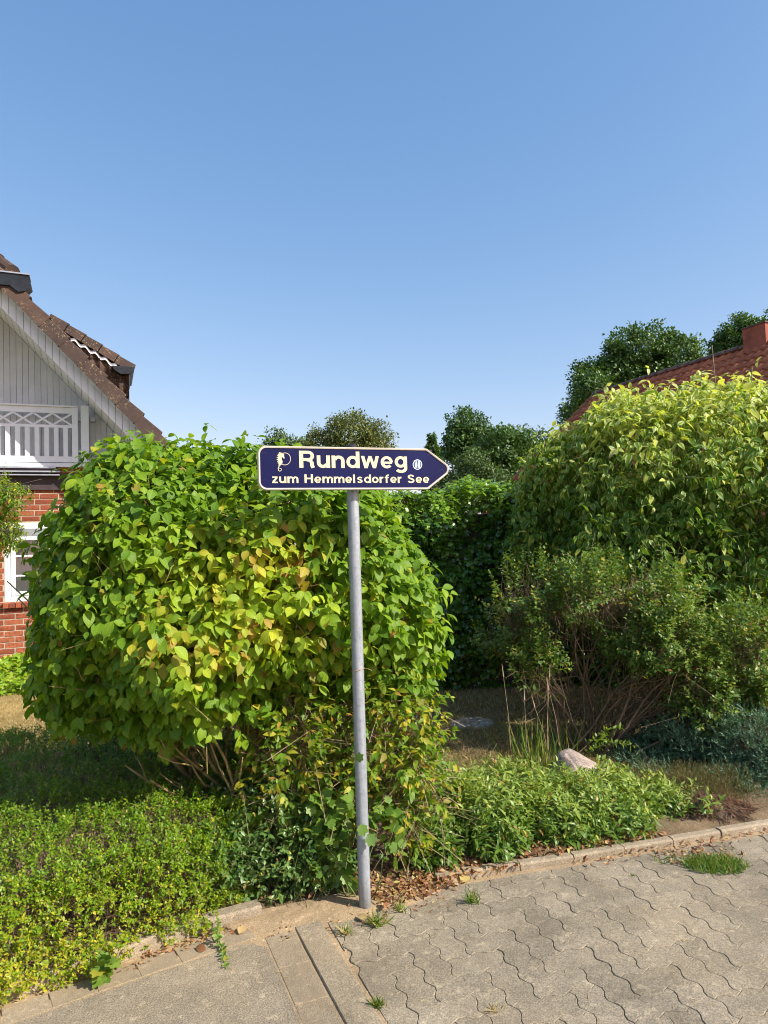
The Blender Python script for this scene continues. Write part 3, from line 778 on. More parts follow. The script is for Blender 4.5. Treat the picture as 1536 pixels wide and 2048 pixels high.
M['red_tile'] = tile_mat('red_roof_tile', (0.36, 0.100, 0.042), (0.54, 0.175, 0.075), (0.12, 0.055, 0.04), 9, 0.62)
house = thing('brick_house', HO, 'brick house with white boarded gable, white balcony railing and brown tiled roof edge', 'house', rz=HZ)
XL, XR = -7.0, 3.3
win = (hl(9, 1100)[0], hl(9, 1100)[0] + 1.30); wz0, wz1 = hl(30, 1203)[1], hl(30, 1046)[1]
wmb = MB()
wmb.box(XL, win[0], -0.001, 0.30, -0.03, 3.02).box(win[1], XR, -0.001, 0.30, -0.03, 3.02).box(win[0], win[1], -0.001, 0.30, -0.03, wz0).box(win[0], win[1], -0.001, 0.30, wz1, 3.02)
wall = wmb.build('wall', M['mortar'], house)
bx = MB(); brick_me = []
for k in range(5):
    q = MB(); n0 = [random.uniform(-.003, .003) for _ in range(8)]
    l, h_ = 0.236, 0.0675
    q.add([(0.0, -0.006 + n0[0], 0), (l, -0.006 + n0[1], 0), (l, 0.008, 0), (0, 0.008, 0), (0.002, -0.008 + n0[2], h_), (l - .002, -0.008 + n0[3], h_), (l, 0.008, h_), (0, 0.008, h_), (l * .5, -0.010 + n0[4], h_ * (0.45 + n0[5] * 40))],
          [(0, 1, 8), (1, 5, 8), (5, 4, 8), (4, 0, 8), (0, 3, 2, 1), (4, 5, 6, 7), (1, 2, 6, 5), (3, 0, 4, 7)])
    me = py_mesh('brick', q.v, q.f); me.materials.append(M['brick']); brick_me.append(me)
course, pitch_ = 0.0833, 0.252; cand = []
for j in range(36):
    z = 0.01 + j * course
    if z > 2.95: break
    x = XL + 0.05 + (0.126 if j % 2 else 0) + 0.03 * math.sin(j * 3.1)
    while x < XR - 0.25:
        if not (x + 0.236 > win[0] - 0.004 and x < win[1] + 0.004 and z + 0.0675 > wz0 - 0.088 and z < wz1): cand.append((x, z, 1.0))
        else:
            if win[0] - 0.006 - x > 0.04: cand.append((x, z, (win[0] - 0.006 - x) / 0.236))
            if x + 0.236 - win[1] - 0.006 > 0.04: cand.append((win[1] + 0.006, z, (x + 0.230 - win[1]) / 0.236))
        x += pitch_
near_x = hl(60, 1150)[0]
cand.sort(key=lambda c: abs(c[0] + 0.12 - near_x) + 0.1 * abs(c[1] - 1.3))
restb = MB()
for i, (x, z, fx) in enumerate(cand):
    if i < 285:
        o = bpy.data.objects.new('brick', random.choice(brick_me)); COL.objects.link(o); o.parent = wall; o.location = (x, random.uniform(-.002, .002), z); o.scale = (fx, 1, 1)
    else: restb.box(x, x + 0.236 * fx, -0.007, 0.009, z, z + 0.0685)
restb.build('brick_courses', M['brick'], wall, kind='stuff')
# window
W = bpy.data.objects.new('window', None); COL.objects.link(W); W.parent = house
def frame_box(mb, x0, x1, z0, z1, t, y0, y1):
    mb.box(x0, x0 + t, y0, y1, z0, z1); mb.box(x1 - t, x1, y0, y1, z0, z1); mb.box(x0 + t, x1 - t, y0, y1, z0, z0 + t); mb.box(x0 + t, x1 - t, y0, y1, z1 - t, z1); return mb
x0, x1 = win
frame_box(MB(), x0, x1, wz0, wz1, 0.085, -0.004, 0.09).build('window_frame', M['white'], W)
xm = (x0 + x1) / 2
for a, b_ in ((x0 + 0.087, xm - 0.004), (xm + 0.004, x1 - 0.087)):
    s_ = frame_box(MB(), a, b_, wz0 + 0.087, wz1 - 0.20, 0.055, -0.016, 0.06)
    for kk in (1, 2):
        zz = wz0 + 0.087 + (wz1 - 0.20 - wz0 - 0.087) * kk / 3
        s_.box(a + 0.055, b_ - 0.055, -0.006, 0.03, zz - 0.012, zz + 0.012)
    s_.build('sash', M['white'], W)
    if 'pane' not in M:
        m_, n_n, b_n, o_n = new_mat('window_pane'); tr_ = n_n.nodes.new('ShaderNodeBsdfTransparent'); gl_ = N(n_n, 'ShaderNodeBsdfGlossy', Roughness=0.03); mx_ = n_n.nodes.new('ShaderNodeMixShader')
        fr_ = N(n_n, 'ShaderNodeFresnel', IOR=1.9); n_n.links.new(fr_.outputs[0], mx_.inputs[0]); n_n.links.new(tr_.outputs[0], mx_.inputs[1]); n_n.links.new(gl_.outputs[0], mx_.inputs[2]); n_n.links.new(mx_.outputs[0], o_n.inputs[0]); M['pane'] = m_
    M.setdefault('curtain', plain('net_curtain', (0.66, 0.69, 0.70), 0.8, 0.06, 4))
    MB().box(a + 0.055, b_ - 0.055, 0.020, 0.026, wz0 + 0.142, wz1 - 0.255).build('pane', M['pane'], W)
    MB().box(a, b_, 0.20, 0.21, wz0 + 0.09, wz1 - 0.19).build('dark_interior', M['room'], W)
    cv = MB(); nn = 18
    vv = []
    for i in range(nn + 1):
        xx = a + 0.06 + (b_ - a - 0.12) * i / nn; yy = 0.034 + 0.008 * (i % 2)
        vv += [(xx, yy, wz0 + 0.145), (xx, yy, wz1 - 0.26)]
    cv.add(vv, [(2*i, 2*i+2, 2*i+3, 2*i+1) for i in range(nn)]).build('curtain', M['curtain'], W)
MB().box(x0 + 0.02, x1 - 0.02, -0.02, 0.05, wz1 - 0.195, wz1 - 0.0875).build('shutter_box', M['aluminium'], W)
sb_me = MB().add([(0, -0.075, -0.075), (0.071, -0.075, -0.075), (0.071, 0.03, -0.075), (0, 0.03, -0.075), (0, -0.075, -0.012), (0.071, -0.075, -0.012), (0.071, 0.03, 0.010), (0, 0.03, 0.010)],
                 [(0,3,2,1),(4,5,6,7),(0,1,5,4),(1,2,6,5),(2,3,7,6),(3,0,4,7)])
sbm = py_mesh('sill_brick', sb_me.v, sb_me.f); sbm.materials.append(M['brick'])
nb = int((x1 - x0 + 0.06) / 0.083)
for i in range(nb):
    o = bpy.data.objects.new('sill_brick', sbm); COL.objects.link(o); o.parent = W; o.location = (x0 - 0.02 + i * 0.083, 0, wz0 - 0.012)
# balcony edge and dark beam
zb = hl(60, 924, -0.08)[1]
MB().box(XL, XR - 0.3, -0.045, 0.10, zb - 0.41, zb - 0.16).build('beam', M['dark_wood'], house)
be = MB(); xe = hl(112, 940, -0.12)[0]
be.box(XL, xe, -0.13, -0.05, zb - 0.095, zb - 0.07); be.box(XL, xe + .05, -0.15, -0.05, zb - 0.155, zb - 0.135); be.box(XL, xe + .05, -0.17, -0.05, zb - 0.205, zb - 0.188)
be.build('gutter_edge', M['aluminium'], house)
MB().box(XL, XR - 0.3, -0.10, 0.16, zb - 0.070, zb - 0.012).build('balcony_floor', M['white'], house)
MB().box(XL, xe + .05, -0.10, -0.046, zb - 0.135, zb - 0.0951).build('gutter_back', M['dark_wood'], house)
# railing
ry = -0.08
rail = bpy.data.objects.new('railing', None); COL.objects.link(rail); rail.parent = house
rx1 = hl(156, 870, ry)[0]; rx0 = rx1 - 3.4
zt = hl(150, 813, ry)[1]; zmid = hl(120, 853, ry)[1]; zlow = hl(120, 913, ry)[1]
MB().box(rx0, rx1, ry - 0.05, ry + 0.03, zt - 0.022, zt).build('handrail', M['white'], rail)
MB().box(rx0, rx1 - 0.085, ry - 0.015, ry + 0.015, zt - 0.115, zt - 0.024).build('top_rail', M['white'], rail)
MB().box(rx0, rx1 - 0.085, ry - 0.015, ry + 0.015, zmid - 0.02, zmid + 0.02).build('middle_rail', M['white'], rail)
MB().box(rx0, rx1 - 0.085, ry - 0.015, ry + 0.015, zb, zlow).build('bottom_rail', M['white'], rail)
MB().box(rx1 - 0.084, rx1, ry - 0.03, ry + 0.02, zb, zt - 0.023).build('corner_post', M['white'], rail)
slat = MB().box(-0.032, 0.032, -0.011, 0.011, zlow, zmid - 0.02); sm_ = py_mesh('slat', slat.v, slat.f); sm_.materials.append(M['white'])
xs = rx1 - 0.084 - 0.088; pit = 0.1285; k = 0
while xs - k * pit > rx0:
    o = bpy.data.objects.new('slat', sm_); COL.objects.link(o); o.parent = rail; o.location = (xs - k * pit, ry, 0); k += 1
zu0, zu1 = zmid + 0.02, zt - 0.115; cw = 0.262
for k in range(12):
    xa = rx1 - 0.084 - cw * (k + 1); xb = xa + cw
    for (p, q, yy) in (((xa, zu0), (xb, zu1), ry - 0.008), ((xa, zu1), (xb, zu0), ry + 0.001)):
        dx, dz = q[0] - p[0], q[1] - p[1]; L_ = math.hypot(dx, dz); nx, nz = -dz / L_ * 0.013, dx / L_ * 0.013
        MB().prism([(p[0] - nx, p[1] - nz), (q[0] - nx, q[1] - nz), (q[0] + nx, q[1] + nz), (p[0] + nx, p[1] + nz)], yy, yy + 0.008).build('brace', M['white'], rail)
px0_ = hl(162, 870, ry)[0]; px1_ = hl(178, 870, ry)[0]
MB().box(px0_, px1_, ry - 0.03, ry + 0.05, zb, hl(168, 812, ry)[1]).build('post', M['white'], house)
for (bx_, bz_) in ((158, 840), (185, 841), (160, 903), (186, 904)):
    q = hl(bx_, bz_, yG0 := 0.15); MB().box(q[0] - 0.035, q[0] + 0.035, 0.06, 0.158, q[1] - 0.03, q[1] + 0.03).build('bracket', M['aluminium'], house)
# gable: roof line from two photo points on the verge
yF, yG = -0.83, 0.17
va = hl(3, 573, yF); vb = hl(297, 874, yF)
slope = (vb[1] - va[1]) / (vb[0] - va[0])
def zroof(x): return va[1] + slope * (x - va[0])       # underside of the verge tiles
xc = va[0] - 1.0                                          # ridge line of the house
def zr(x): return zroof(x) if x >= xc else zroof(2 * xc - x)
bandh = 0.30
gable = MB().prism([(XL + 0.6, zb - 0.011), (XR, zb - 0.011), (XR, zr(XR) - 0.25), (xc, zr(xc) - 0.25), (XL + 0.6, zr(XL + 0.6) - 0.25)], yG + 0.006, yG + 0.2).build('gable', M['seam'], house)
bwid = 0.0835; x = xc - 1.0
while x < XR - 0.1:
    a, b_ = x + 0.0025, x + bwid - 0.0025
    if min(zr(a), zr(b_)) - 0.34 > zb:
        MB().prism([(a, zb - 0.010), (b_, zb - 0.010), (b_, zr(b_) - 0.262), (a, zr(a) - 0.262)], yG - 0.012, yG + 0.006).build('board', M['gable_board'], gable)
    x += bwid
# barge boards in front, soffit boards behind them
verge = MB().prism([(xc, zr(xc) - bandh + .01), (XR + 0.3, zr(XR + 0.3) - bandh + .01), (XR + 0.3, zr(XR + 0.3) - 0.02), (xc, zr(xc) - 0.02)], yF + 0.012, yF + 0.05).build('barge_backing', M['seam'], house)
soff = MB().prism([(xc, zr(xc) - bandh + .06), (XR + 0.3, zr(XR + 0.3) - bandh + .06), (XR + 0.3, zr(XR + 0.3) - bandh + .08), (xc, zr(xc) - bandh + .08)], yF + 0.05, yG + 0.004).build('soffit', M['seam'], house)
x = xc; bw2 = 0.0905
while x < XR + 0.2:
    a, b_ = x + 0.003, x + bw2 - 0.003
    MB().prism([(a, zr(a) - bandh), (b_, zr(b_) - bandh), (b_, zr(b_) - 0.045), (a, zr(a) - 0.045)], yF - 0.008, yF + 0.012).build('barge_board', M['board'], verge)
    MB().prism([(a, zr(a) - bandh + 0.045), (b_, zr(b_) - bandh + 0.045), (b_, zr(b_) - bandh + .06), (a, zr(a) - bandh + .06)], yF + 0.0125, yG - 0.0125).build('soffit_board', M['board'], soff)
    x += bw2
MB().prism([(xc, zr(xc) - 0.045), (XR + 0.3, zr(XR + 0.3) - 0.045), (XR + 0.3, zr(XR + 0.3) - 0.008), (xc, zr(xc) - 0.008)], yF - 0.022, yF + 0.012).build('verge_trim', M['white'], house)
# roof: slabs of both slopes, then the overlapping verge tiles
roof = MB().prism([(xc, zr(xc) + 0.0), (XR + 0.5, zr(XR + 0.5)), (XR + 0.5, zr(XR + 0.5) + 0.05), (xc, zr(xc) + 0.07)], yF + 0.06, 8.0).build('roof', M['brown_tile'], house)
MB().prism([(xc - 0.002, zr(xc) + 0.07), (XL - 0.4, zr(XL - 0.4) + 0.05), (XL - 0.4, zr(XL - 0.4)), (xc - 0.002, zr(xc))], yF + 0.0, 8.0).build('far_slope', M['brown_tile'], house)
ang = math.atan(slope); tl = 0.355; xe_ = hl(314, 884, yF)[0]; Ltot = math.hypot(xe_ + 0.15 - xc, zr(xe_ + 0.15) - zr(xc))
vt = MB()
vt.add([(0, -0.015, -0.055), (tl + .02, -0.015, -0.055 ), (tl + .02, 0.30, -0.0), (0, 0.30, 0.0), (0, -0.015, 0.115), (tl + .02, -0.015, 0.135), (tl + .02, 0.30, 0.135), (0, 0.30, 0.115),
        (0, 0.015, 0.128), (tl + .02, 0.015, 0.15)],
       [(0, 3, 2, 1), (0, 1, 5, 4), (4, 5, 9, 8), (8, 9, 6, 7), (1, 2, 6, 9, 5), (3, 0, 4, 8, 7), (2, 3, 7, 6)])
vtm = py_mesh('verge_tile', vt.v, vt.f); vtm.materials.append(M['brown_tile'])
Lv = math.hypot(1.0, slope)
n_vt = int(Ltot / tl)
off0 = 0.06
for k in range(n_vt + 1):
    s_ = off0 + k * tl; x = xc + s_ * math.cos(ang); z = zr(xc) + s_ * math.sin(ang)
    o = bpy.data.objects.new('verge_tile', vtm); COL.objects.link(o); o.parent = roof
    o.location = (x, yF - 0.17 + random.uniform(-.004, .004), z + 0.0); o.rotation_euler = (0, -ang - 0.045 + random.uniform(-.012, .012), -0.035 + random.uniform(-.01, .01))
# tile-hung cheek of a dormer, set back from the gable
yD = 0.9
dp = [hl(*q, yD) for q in ((96, 636), (262, 738), (258, 775), (259, 832), (278, 880), (100, 700))]
dorm = MB().prism([dp[5], (dp[4][0] - .05, dp[4][1] - .2), dp[3], dp[2], (dp[2][0], dp[1][1] - 0.03), (dp[0][0], dp[0][1] - 0.03)][::-1], yD + 0.02, yD + 3.0).build('dormer', M['brown_tile'], house)
def wave_strip(xa, xb, za, zb_, lz, y0, y1, per=0.15, amp=0.022, n=None):
    n = n or max(8, int((xb - xa) / per * 8)); v = []; f = []
    for i in range(n + 1):
        t = i / n; x = xa + (xb - xa) * t; yb = amp * math.sin(2 * math.pi * x / per); z = za + (zb_ - za) * t
        v += [(x, y0 - yb, z), (x, y0 - yb, z - lz), (x, y0 - yb + 0.03, z - lz)]
    for i in range(n):
        a = 3 * i; f += [(a, a+1, a+4, a+3), (a+1, a+2, a+5, a+4)]
    return MB().add(v, f)
s_r = (dp[1][1] - dp[0][1]) / (dp[1][0] - dp[0][0])
def cheek_x(z):    # right edge of the cheek
    return dp[3][0]
zc0 = dp[0][1] - 0.02; per = 0.15; crs = 0.30; j = 0
zz = dp[1][1] + 0.75
while zz > dp[4][1] - 0.2:
    nt_ = int((dp[3][0] - dp[0][0]) / per) + 1
    for i in range(nt_):
        xb = dp[3][0] - i * per; xa = xb - per
        zt_ = zz - crs * 0.0
        top_lim = dp[0][1] + s_r * (xa + per / 2 - dp[0][0]) - 0.07
        t1 = min(zz, top_lim); t0 = zz - crs - 0.02
        if t1 - t0 < 0.05: continue
        if t1 < zr(xa) - 0.1: continue
        dz = -0.055 * (xa - dp[0][0]) * 0.9
        v = []; f = []; nn = 6
        for q in range(nn + 1):
            x_ = xa + per * q / nn; w_ = 0.020 * math.cos(2 * math.pi * q / nn)
            tilt = 0.03
            v += [(x_, yD - 0.005 - w_, t1), (x_, yD - 0.005 - w_ - tilt, t0 - w_ * 0.6), (x_, yD + 0.0 - w_ + 0.01, t0 - w_ * 0.6)]
        for q in range(nn):
            a = 3 * q; f += [(a, a+1, a+4, a+3), (a+1, a+2, a+5, a+4)]
        link('cheek_tile', py_mesh('cheek_tile', v, f, True), dorm, M['brown_tile'])
    zz -= crs
fl = wave_strip(dp[0][0] + 0.12, dp[1][0] - 0.22, dp[0][1] - 0.10 + s_r * 0.12, dp[1][1] - 0.10 - s_r * 0.22, 0.05, yD - 0.055, 0, 0.155, 0.012, 60)
vv = fl.v; fl.v = [(x, y, z + 0.020 * math.sin(2 * math.pi * x / 0.155)) for x, y, z in vv]
fl.build('lead_flashing', M['white'], dorm)
da = math.atan(s_r); ln = math.hypot(dp[1][0] - dp[0][0], dp[1][1] - dp[0][1]); nrt = 5
for k in range(nrt):
    a_ = (dp[0][0] + (dp[1][0] - dp[0][0]) * k / nrt, dp[0][1] + (dp[1][1] - dp[0][1]) * k / nrt)
    o = bpy.data.objects.new('verge_tile', vtm); COL.objects.link(o); o.parent = dorm
    o.location = (a_[0], yD - 0.07, a_[1] - 0.03); o.rotation_euler = (0, -da, 0); o.scale = (ln / nrt / tl, 1, 0.78)
gx, gz = dp[1]
def gutter_end(x, z, y0, y1, wd, name, parent):
    mbg = MB(); sec = [(x - wd, z), (x + 0.05, z), (x + 0.04, z - 0.05), (x - 0.03, z - 0.12), (x - wd * 0.55, z - 0.13), (x - wd * 0.9, z - 0.07)]
    mbg.prism(sec[::-1], y0, y1); return mbg.build(name, M['zinc'], parent)
gutter_end(gx + 0.0, gz - 0.0, yD - 0.16, yD + 2.5, 0.30, 'gutter', dorm)
MB().prism([(gx + 0.05, gz - 0.01), (gx + 0.0, gz - 0.30), (gx - 0.03, gz - 0.30), (gx - 0.02, gz - 0.05)], yD - 0.12, yD - 0.05).build('gutter_bracket', M['zinc'], dorm)
# half-hip eave with its gutter at the top of the gable
hx, hz_ = hl(60, 552, yF - 0.15)
hip = MB().prism([(xc - 1.4, hz_ + 0.02), (hx - 0.02, hz_ - 0.02), (hx + 0.02, hz_ - 0.15), (hx - 0.06, hz_ - 0.24), (hx - 0.14, hz_ - 0.26), (hx - 0.24, hz_ - 0.18), (xc - 1.4, hz_ - 0.17)][::-1], yF - 0.22, yF + 0.05).build('hip_gutter', M['zinc'], house)
MB().prism([(xc - 1.4, hz_ + 0.045), (hx, hz_ + 0.0), (hx, hz_ - 0.018), (xc - 1.4, hz_ + 0.022)][::-1], yF - 0.24, yF + 0.06).build('gutter_lip', M['aluminium'], hip)
h2 = hl(24, 541, yF + 0.1)
caps = MB()
for k in range(5):
    a = np.array((h2[0] - 0.28 * k * 0.72, yF + 0.04 + 0.26 * k, h2[1] - 0.06 + 0.24 * k)); b_ = a + np.array((-0.30 * 0.72, 0.28, 0.26))
    MB().tube([tuple(a), tuple(b_)], [0.12, 0.10], 12).build('hip_tile', M['brown_tile'], roof)
hs = MB().add([(xc - 1.6, yF - 0.02, hz_ + 0.02), (h2[0], yF + 0.02, hz_ + 0.0), (h2[0] - 1.0, yF + 1.3, hz_ + 1.15), (xc - 1.6, yF + 1.3, hz_ + 1.15)], [(0, 1, 2, 3)])
hs.build('hip_slope', M['brown_tile'], roof)

# ------------------------------------------------------------------ right house: red pantiled roof with chimney
rA = at(1190, 786, 21.5); rB = at(1536, 673, 16.1)
rB = rB.copy(); rB[2] = rA[2]
rd = nrm((rB - rA) * np.array((1, 1, 0))); ro = np.array((-rd[1], rd[0], 0));
if ro[0] > 0: ro = -ro                                     # outward, down the slope we see
va_ = at(1020, 962, 20.3); drop = rA[2] - va_[2]; run = abs((va_ - rA) @ ro); sl = math.atan2(drop, run)
red = thing('tiled_house', (rA[0], rA[1], 0), 'house with red pantile roof and red chimney behind the yellow-green shrub', 'house', rz=math.atan2(rd[1], rd[0]))
# local frame: x along the ridge towards the camera, y to the far side, z up  (slope seen faces -y)
Lr = 12.0; dn = np.array((0, -math.cos(sl), -math.sin(sl))); nup = np.array((0, -math.sin(sl), math.cos(sl)))
SLOPE_L = 5.6; zR = rA[2]
M['plaster'] = plain('pale_brick_wall', (0.35, 0.15, 0.10), 0.85, 0.1, 5, bmp=0.2)
yo = SLOPE_L * math.cos(sl); zo = zR - SLOPE_L * math.sin(sl)
MB().box(0.25, Lr - 0.2, -yo + 0.5, yo - 0.5, -0.03, zo + 0.2).build('wall', M['plaster'], red)
gb = MB()
for xx in (0.25, Lr - 0.45):
    gb.add([(xx, -yo + 0.5, zo + 0.21), (xx, yo - 0.5, zo + 0.21), (xx, 0, zR - 0.35), (xx + .25, -yo + 0.5, zo + 0.21), (xx + .25, yo - 0.5, zo + 0.21), (xx + .25, 0, zR - 0.35)], [(0, 2, 1), (3, 4, 5), (0, 3, 5, 2), (1, 2, 5, 4)])
gb.build('gable_wall', M['plaster'], red)
rroof = MB()
for sgn in (1, -1):
    d_ = np.array((0, -sgn * math.cos(sl), -math.sin(sl))); u_ = np.array((0, -sgn * math.sin(sl), math.cos(sl)))
    a = np.array((0, 0, zR - 0.09)); c = a + d_ * SLOPE_L
    rroof.add([a, a + (Lr, 0, 0), c + (Lr, 0, 0), c, a - u_ * 0.12, a + (Lr, 0, 0) - u_ * 0.12, c + (Lr, 0, 0) - u_ * 0.12, c - u_ * 0.12],
              [(0, 1, 2, 3), (7, 6, 5, 4), (0, 4, 5, 1), (1, 5, 6, 2), (2, 6, 7, 3), (3, 7, 4, 0)])
rroof = rroof.build('roof', M['red_tile'], red)
cov, gau = 0.205, 0.335
prof = [(-0.02, 0.035), (0.02, 0.052), (0.06, 0.035), (0.10, 0.008), (0.15, 0.0), (0.19, 0.012), (0.207, 0.03)]
v, f = [], []
for (x_, h_) in prof:
    p0 = np.array((x_, 0, 0)) + nup * (h_ * 1.35); p1 = np.array((x_, 0, 0)) + dn * (gau + 0.05) + nup * (h_ * 1.5 + 0.048); p2 = p1 - nup * 0.03
    v += [p0, p1, p2]
for i in range(len(prof) - 1):
    a = 3 * i; f += [(a, a+1, a+4, a+3), (a+1, a+2, a+5, a+4)]
ptm = py_mesh('pantile', v, f, True); ptm.materials.append(M['red_tile'])
outl_x = [1000, 1012, 1060, 1110, 1180, 1250, 1300, 1350, 1400, 1450, 1536, 1700]; outl_y = [980, 970, 905, 860, 810, 780, 760, 745, 735, 745, 755, 775]
Rm = Matrix.Rotation(math.atan2(rd[1], rd[0]), 3, 'Z'); tiles = []
for i in range(int(Lr / cov)):
    for j in range(int(SLOPE_L / gau)):
        lp = np.array((0.01 + i * cov, 0, zR - 0.075)) + dn * (0.03 + j * gau)
        wp = np.array(Rm @ Vector(lp)) + np.array((rA[0], rA[1], 0))
        px, py, z = project(wp); sc = np.interp(px, outl_x, outl_y) - py
        tiles.append(((-10 if sc > -35 else 0) + (20 if (px > 1620 or px < 980) else 0) + j * 0.1 + i * 0.001, lp))
tiles.sort(key=lambda q: q[0])
rv, rf = [], []
for k, (s_, lp) in enumerate(tiles):
    if k < 295 and s_ < 5:
        o = bpy.data.objects.new('pantile', ptm); COL.objects.link(o); o.parent = rroof; o.location = tuple(lp + nup * random.uniform(-.004, .006))
        o.rotation_euler = (random.uniform(-.01, .01), random.uniform(-.012, .012), random.uniform(-.01, .01))
    else:
        n = len(rv); rv += [tuple(np.array(q) + lp) for q in v]; rf += [tuple(i_ + n for i_ in q) for q in f]
link('pantile_courses', py_mesh('pantile_courses', rv, rf, True), rroof, M['red_tile'], 'stuff')
M['ridge_tile'] = tile_mat('ridge_tile', (0.07, 0.045, 0.035), (0.15, 0.075, 0.05), (0.22, 0.18, 0.10), 12, 0.5)
rt = MB(); nn = 7; v, f = [], []
for q in range(nn + 1):
    a = math.pi * q / nn; v += [(0, math.cos(a) * 0.125, math.sin(a) * 0.10), (0.39, math.cos(a) * 0.145, math.sin(a) * 0.118)]
for q in range(nn): f.append((2*q, 2*q+1, 2*q+3, 2*q+2))
rtm = py_mesh('ridge_tile', v, f, True); rtm.materials.append(M['ridge_tile'])
for k in range(int(Lr / 0.37)):
    o = bpy.data.objects.new('ridge_tile', rtm); COL.objects.link(o); o.parent = rroof; o.location = (k * 0.37 - 0.02, 0, zR - 0.055)
for k in range(int(SLOPE_L / 0.36)):
    p = np.array((-0.02, 0, zR - 0.06)) + dn * (k * 0.36)
    qv = [(-0.05, 0, 0), (0.10, 0, 0)]
    a = p; b_ = p + dn * 0.38
    MB().add([a + (-.04, 0, 0) - nup * .1, a + (-.04, 0, 0) + nup * .055, a + (.11, 0, 0) + nup * .065, b_ + (-.04, 0, 0) - nup * .1, b_ + (-.04, 0, 0) + nup * .075, b_ + (.11, 0, 0) + nup * .085],
             [(0, 1, 4, 3), (1, 2, 5, 4), (3, 4, 5)]).build('verge_tile', M['ridge_tile'], rroof)
M['chimney'] = plain('chimney_red', (0.30, 0.085, 0.045), 0.8, 0.18, 4, bmp=0.15)
# chimney: where its lower front corner meets the ridge
def on_ridge(px):
    best = min(np.linspace(0, 7, 700), key=lambda t: abs(project(rA + rd * t)[0] - px)); return float(best)
xc0, xc1 = on_ridge(1508), on_ridge(1516)
zt_ = zR + 0.33
MB().box(xc0 - 0.125, xc0 + 0.525, -0.265, 0.385, zt_ + 0.001, zt_ + 0.035).build('chimney_cap', M['ridge_tile'], rroof)
chim = MB().box(xc0 - 0.1, xc0 + 0.5, -0.24, 0.36, zR - 0.5, zt_).build('chimney', M['chimney'], rroof)

# ------------------------------------------------------------------ leaf materials
M['dogwood'] = leaf_mat('dogwood_leaf', [(0, (0.065, 0.160, 0.012)), (0.45, (0.145, 0.265, 0.015)), (0.8, (0.27, 0.38, 0.022)), (1, (0.40, 0.48, 0.034))], yellow=(0.40, 0.38, 0.028), brown=(0.38, 0.19, 0.05), veins=True, trans=0.36, rough=0.48, spec=0.3)
M['forsythia'] = leaf_mat('forsythia_leaf', [(0, (0.075, 0.17, 0.016)), (0.5, (0.14, 0.25, 0.022)), (1, (0.28, 0.33, 0.035))], yellow=(0.48, 0.41, 0.035), brown=(0.36, 0.18, 0.05), trans=0.38, rough=0.48, spec=0.3)
M['low_hedge'] = leaf_mat('low_hedge_leaf', [(0, (0.070, 0.165, 0.008)), (0.5, (0.135, 0.25, 0.010)), (1, (0.23, 0.33, 0.014))], yellow=(0.50, 0.43, 0.028), brown=(0.42, 0.30, 0.12), trans=0.30, rough=0.45)
M['variegated'] = leaf_mat('variegated_leaf', [(0, (0.060, 0.145, 0.015)), (0.5, (0.15, 0.265, 0.024)), (1, (0.31, 0.42, 0.04))], yellow=(0.55, 0.57, 0.10), brown=(0.36, 0.20, 0.08), trans=0.36, rough=0.48, edge=(0.53, 0.57, 0.21), spec=0.3)
M['ivy'] = leaf_mat('ivy_leaf', [(0, (0.032, 0.090, 0.012)), (0.6, (0.075, 0.17, 0.018)), (1, (0.20, 0.34, 0.03))], trans=0.24, rough=0.26, spec=0.75)
M['ivy_bright'] = leaf_mat('ivy_bright_leaf', [(0, (0.12, 0.25, 0.015)), (0.6, (0.24, 0.37, 0.02)), (1, (0.42, 0.48, 0.05))], yellow=(0.5, 0.5, 0.08), trans=0.3, rough=0.4)
M['twig_leaf'] = leaf_mat('twiggy_shrub_leaf', [(0, (0.048, 0.105, 0.020)), (0.5, (0.105, 0.19, 0.032)), (1, (0.23, 0.32, 0.06))], yellow=(0.42, 0.36, 0.05), brown=(0.28, 0.11, 0.05), trans=0.3, rough=0.45)
M['cover_leaf'] = leaf_mat('ground_cover_leaf', [(0, (0.05, 0.12, 0.015)), (0.5, (0.125, 0.22, 0.028)), (1, (0.32, 0.40, 0.085))], yellow=(0.45, 0.42, 0.08), brown=(0.34, 0.16, 0.06), trans=0.27, rough=0.40)
M['heather'] = leaf_mat('heather_leaf', [(0, (0.04, 0.065, 0.018)), (0.6, (0.085, 0.115, 0.028)), (1, (0.16, 0.17, 0.045))], yellow=(0.25, 0.17, 0.06), brown=(0.22, 0.09, 0.05), trans=0.2, rough=0.6)
M['juniper'] = leaf_mat('juniper_needle', [(0, (0.055, 0.125, 0.060)), (0.6, (0.11, 0.205, 0.115)), (1, (0.21, 0.32, 0.19))], trans=0.12, rough=0.6)
M['maple'] = leaf_mat('maple_leaf', [(0, (0.075, 0.16, 0.022)), (0.6, (0.13, 0.23, 0.03)), (1, (0.2, 0.3, 0.05))], trans=0.32, rough=0.45)
M['rose'] = leaf_mat('dark_shrub_leaf', [(0, (0.05, 0.12, 0.026)), (0.6, (0.10, 0.19, 0.040)), (1, (0.20, 0.29, 0.085))], yellow=(0.5, 0.42, 0.06), trans=0.22, rough=0.38)
M['oak'] = leaf_mat('oak_leaf', [(0, (0.038, 0.090, 0.020)), (0.6, (0.075, 0.150, 0.028)), (1, (0.135, 0.22, 0.04))], trans=0.2, rough=0.45)
M['olive'] = leaf_mat('olive_tree_leaf', [(0, (0.06, 0.095, 0.02)), (0.6, (0.125, 0.15, 0.03)), (1, (0.21, 0.22, 0.05))], trans=0.25, rough=0.5)
M['pale_tree'] = leaf_mat('pale_tree_leaf', [(0, (0.045, 0.09, 0.025)), (0.6, (0.08, 0.135, 0.035)), (1, (0.13, 0.19, 0.05))], trans=0.22, rough=0.5)
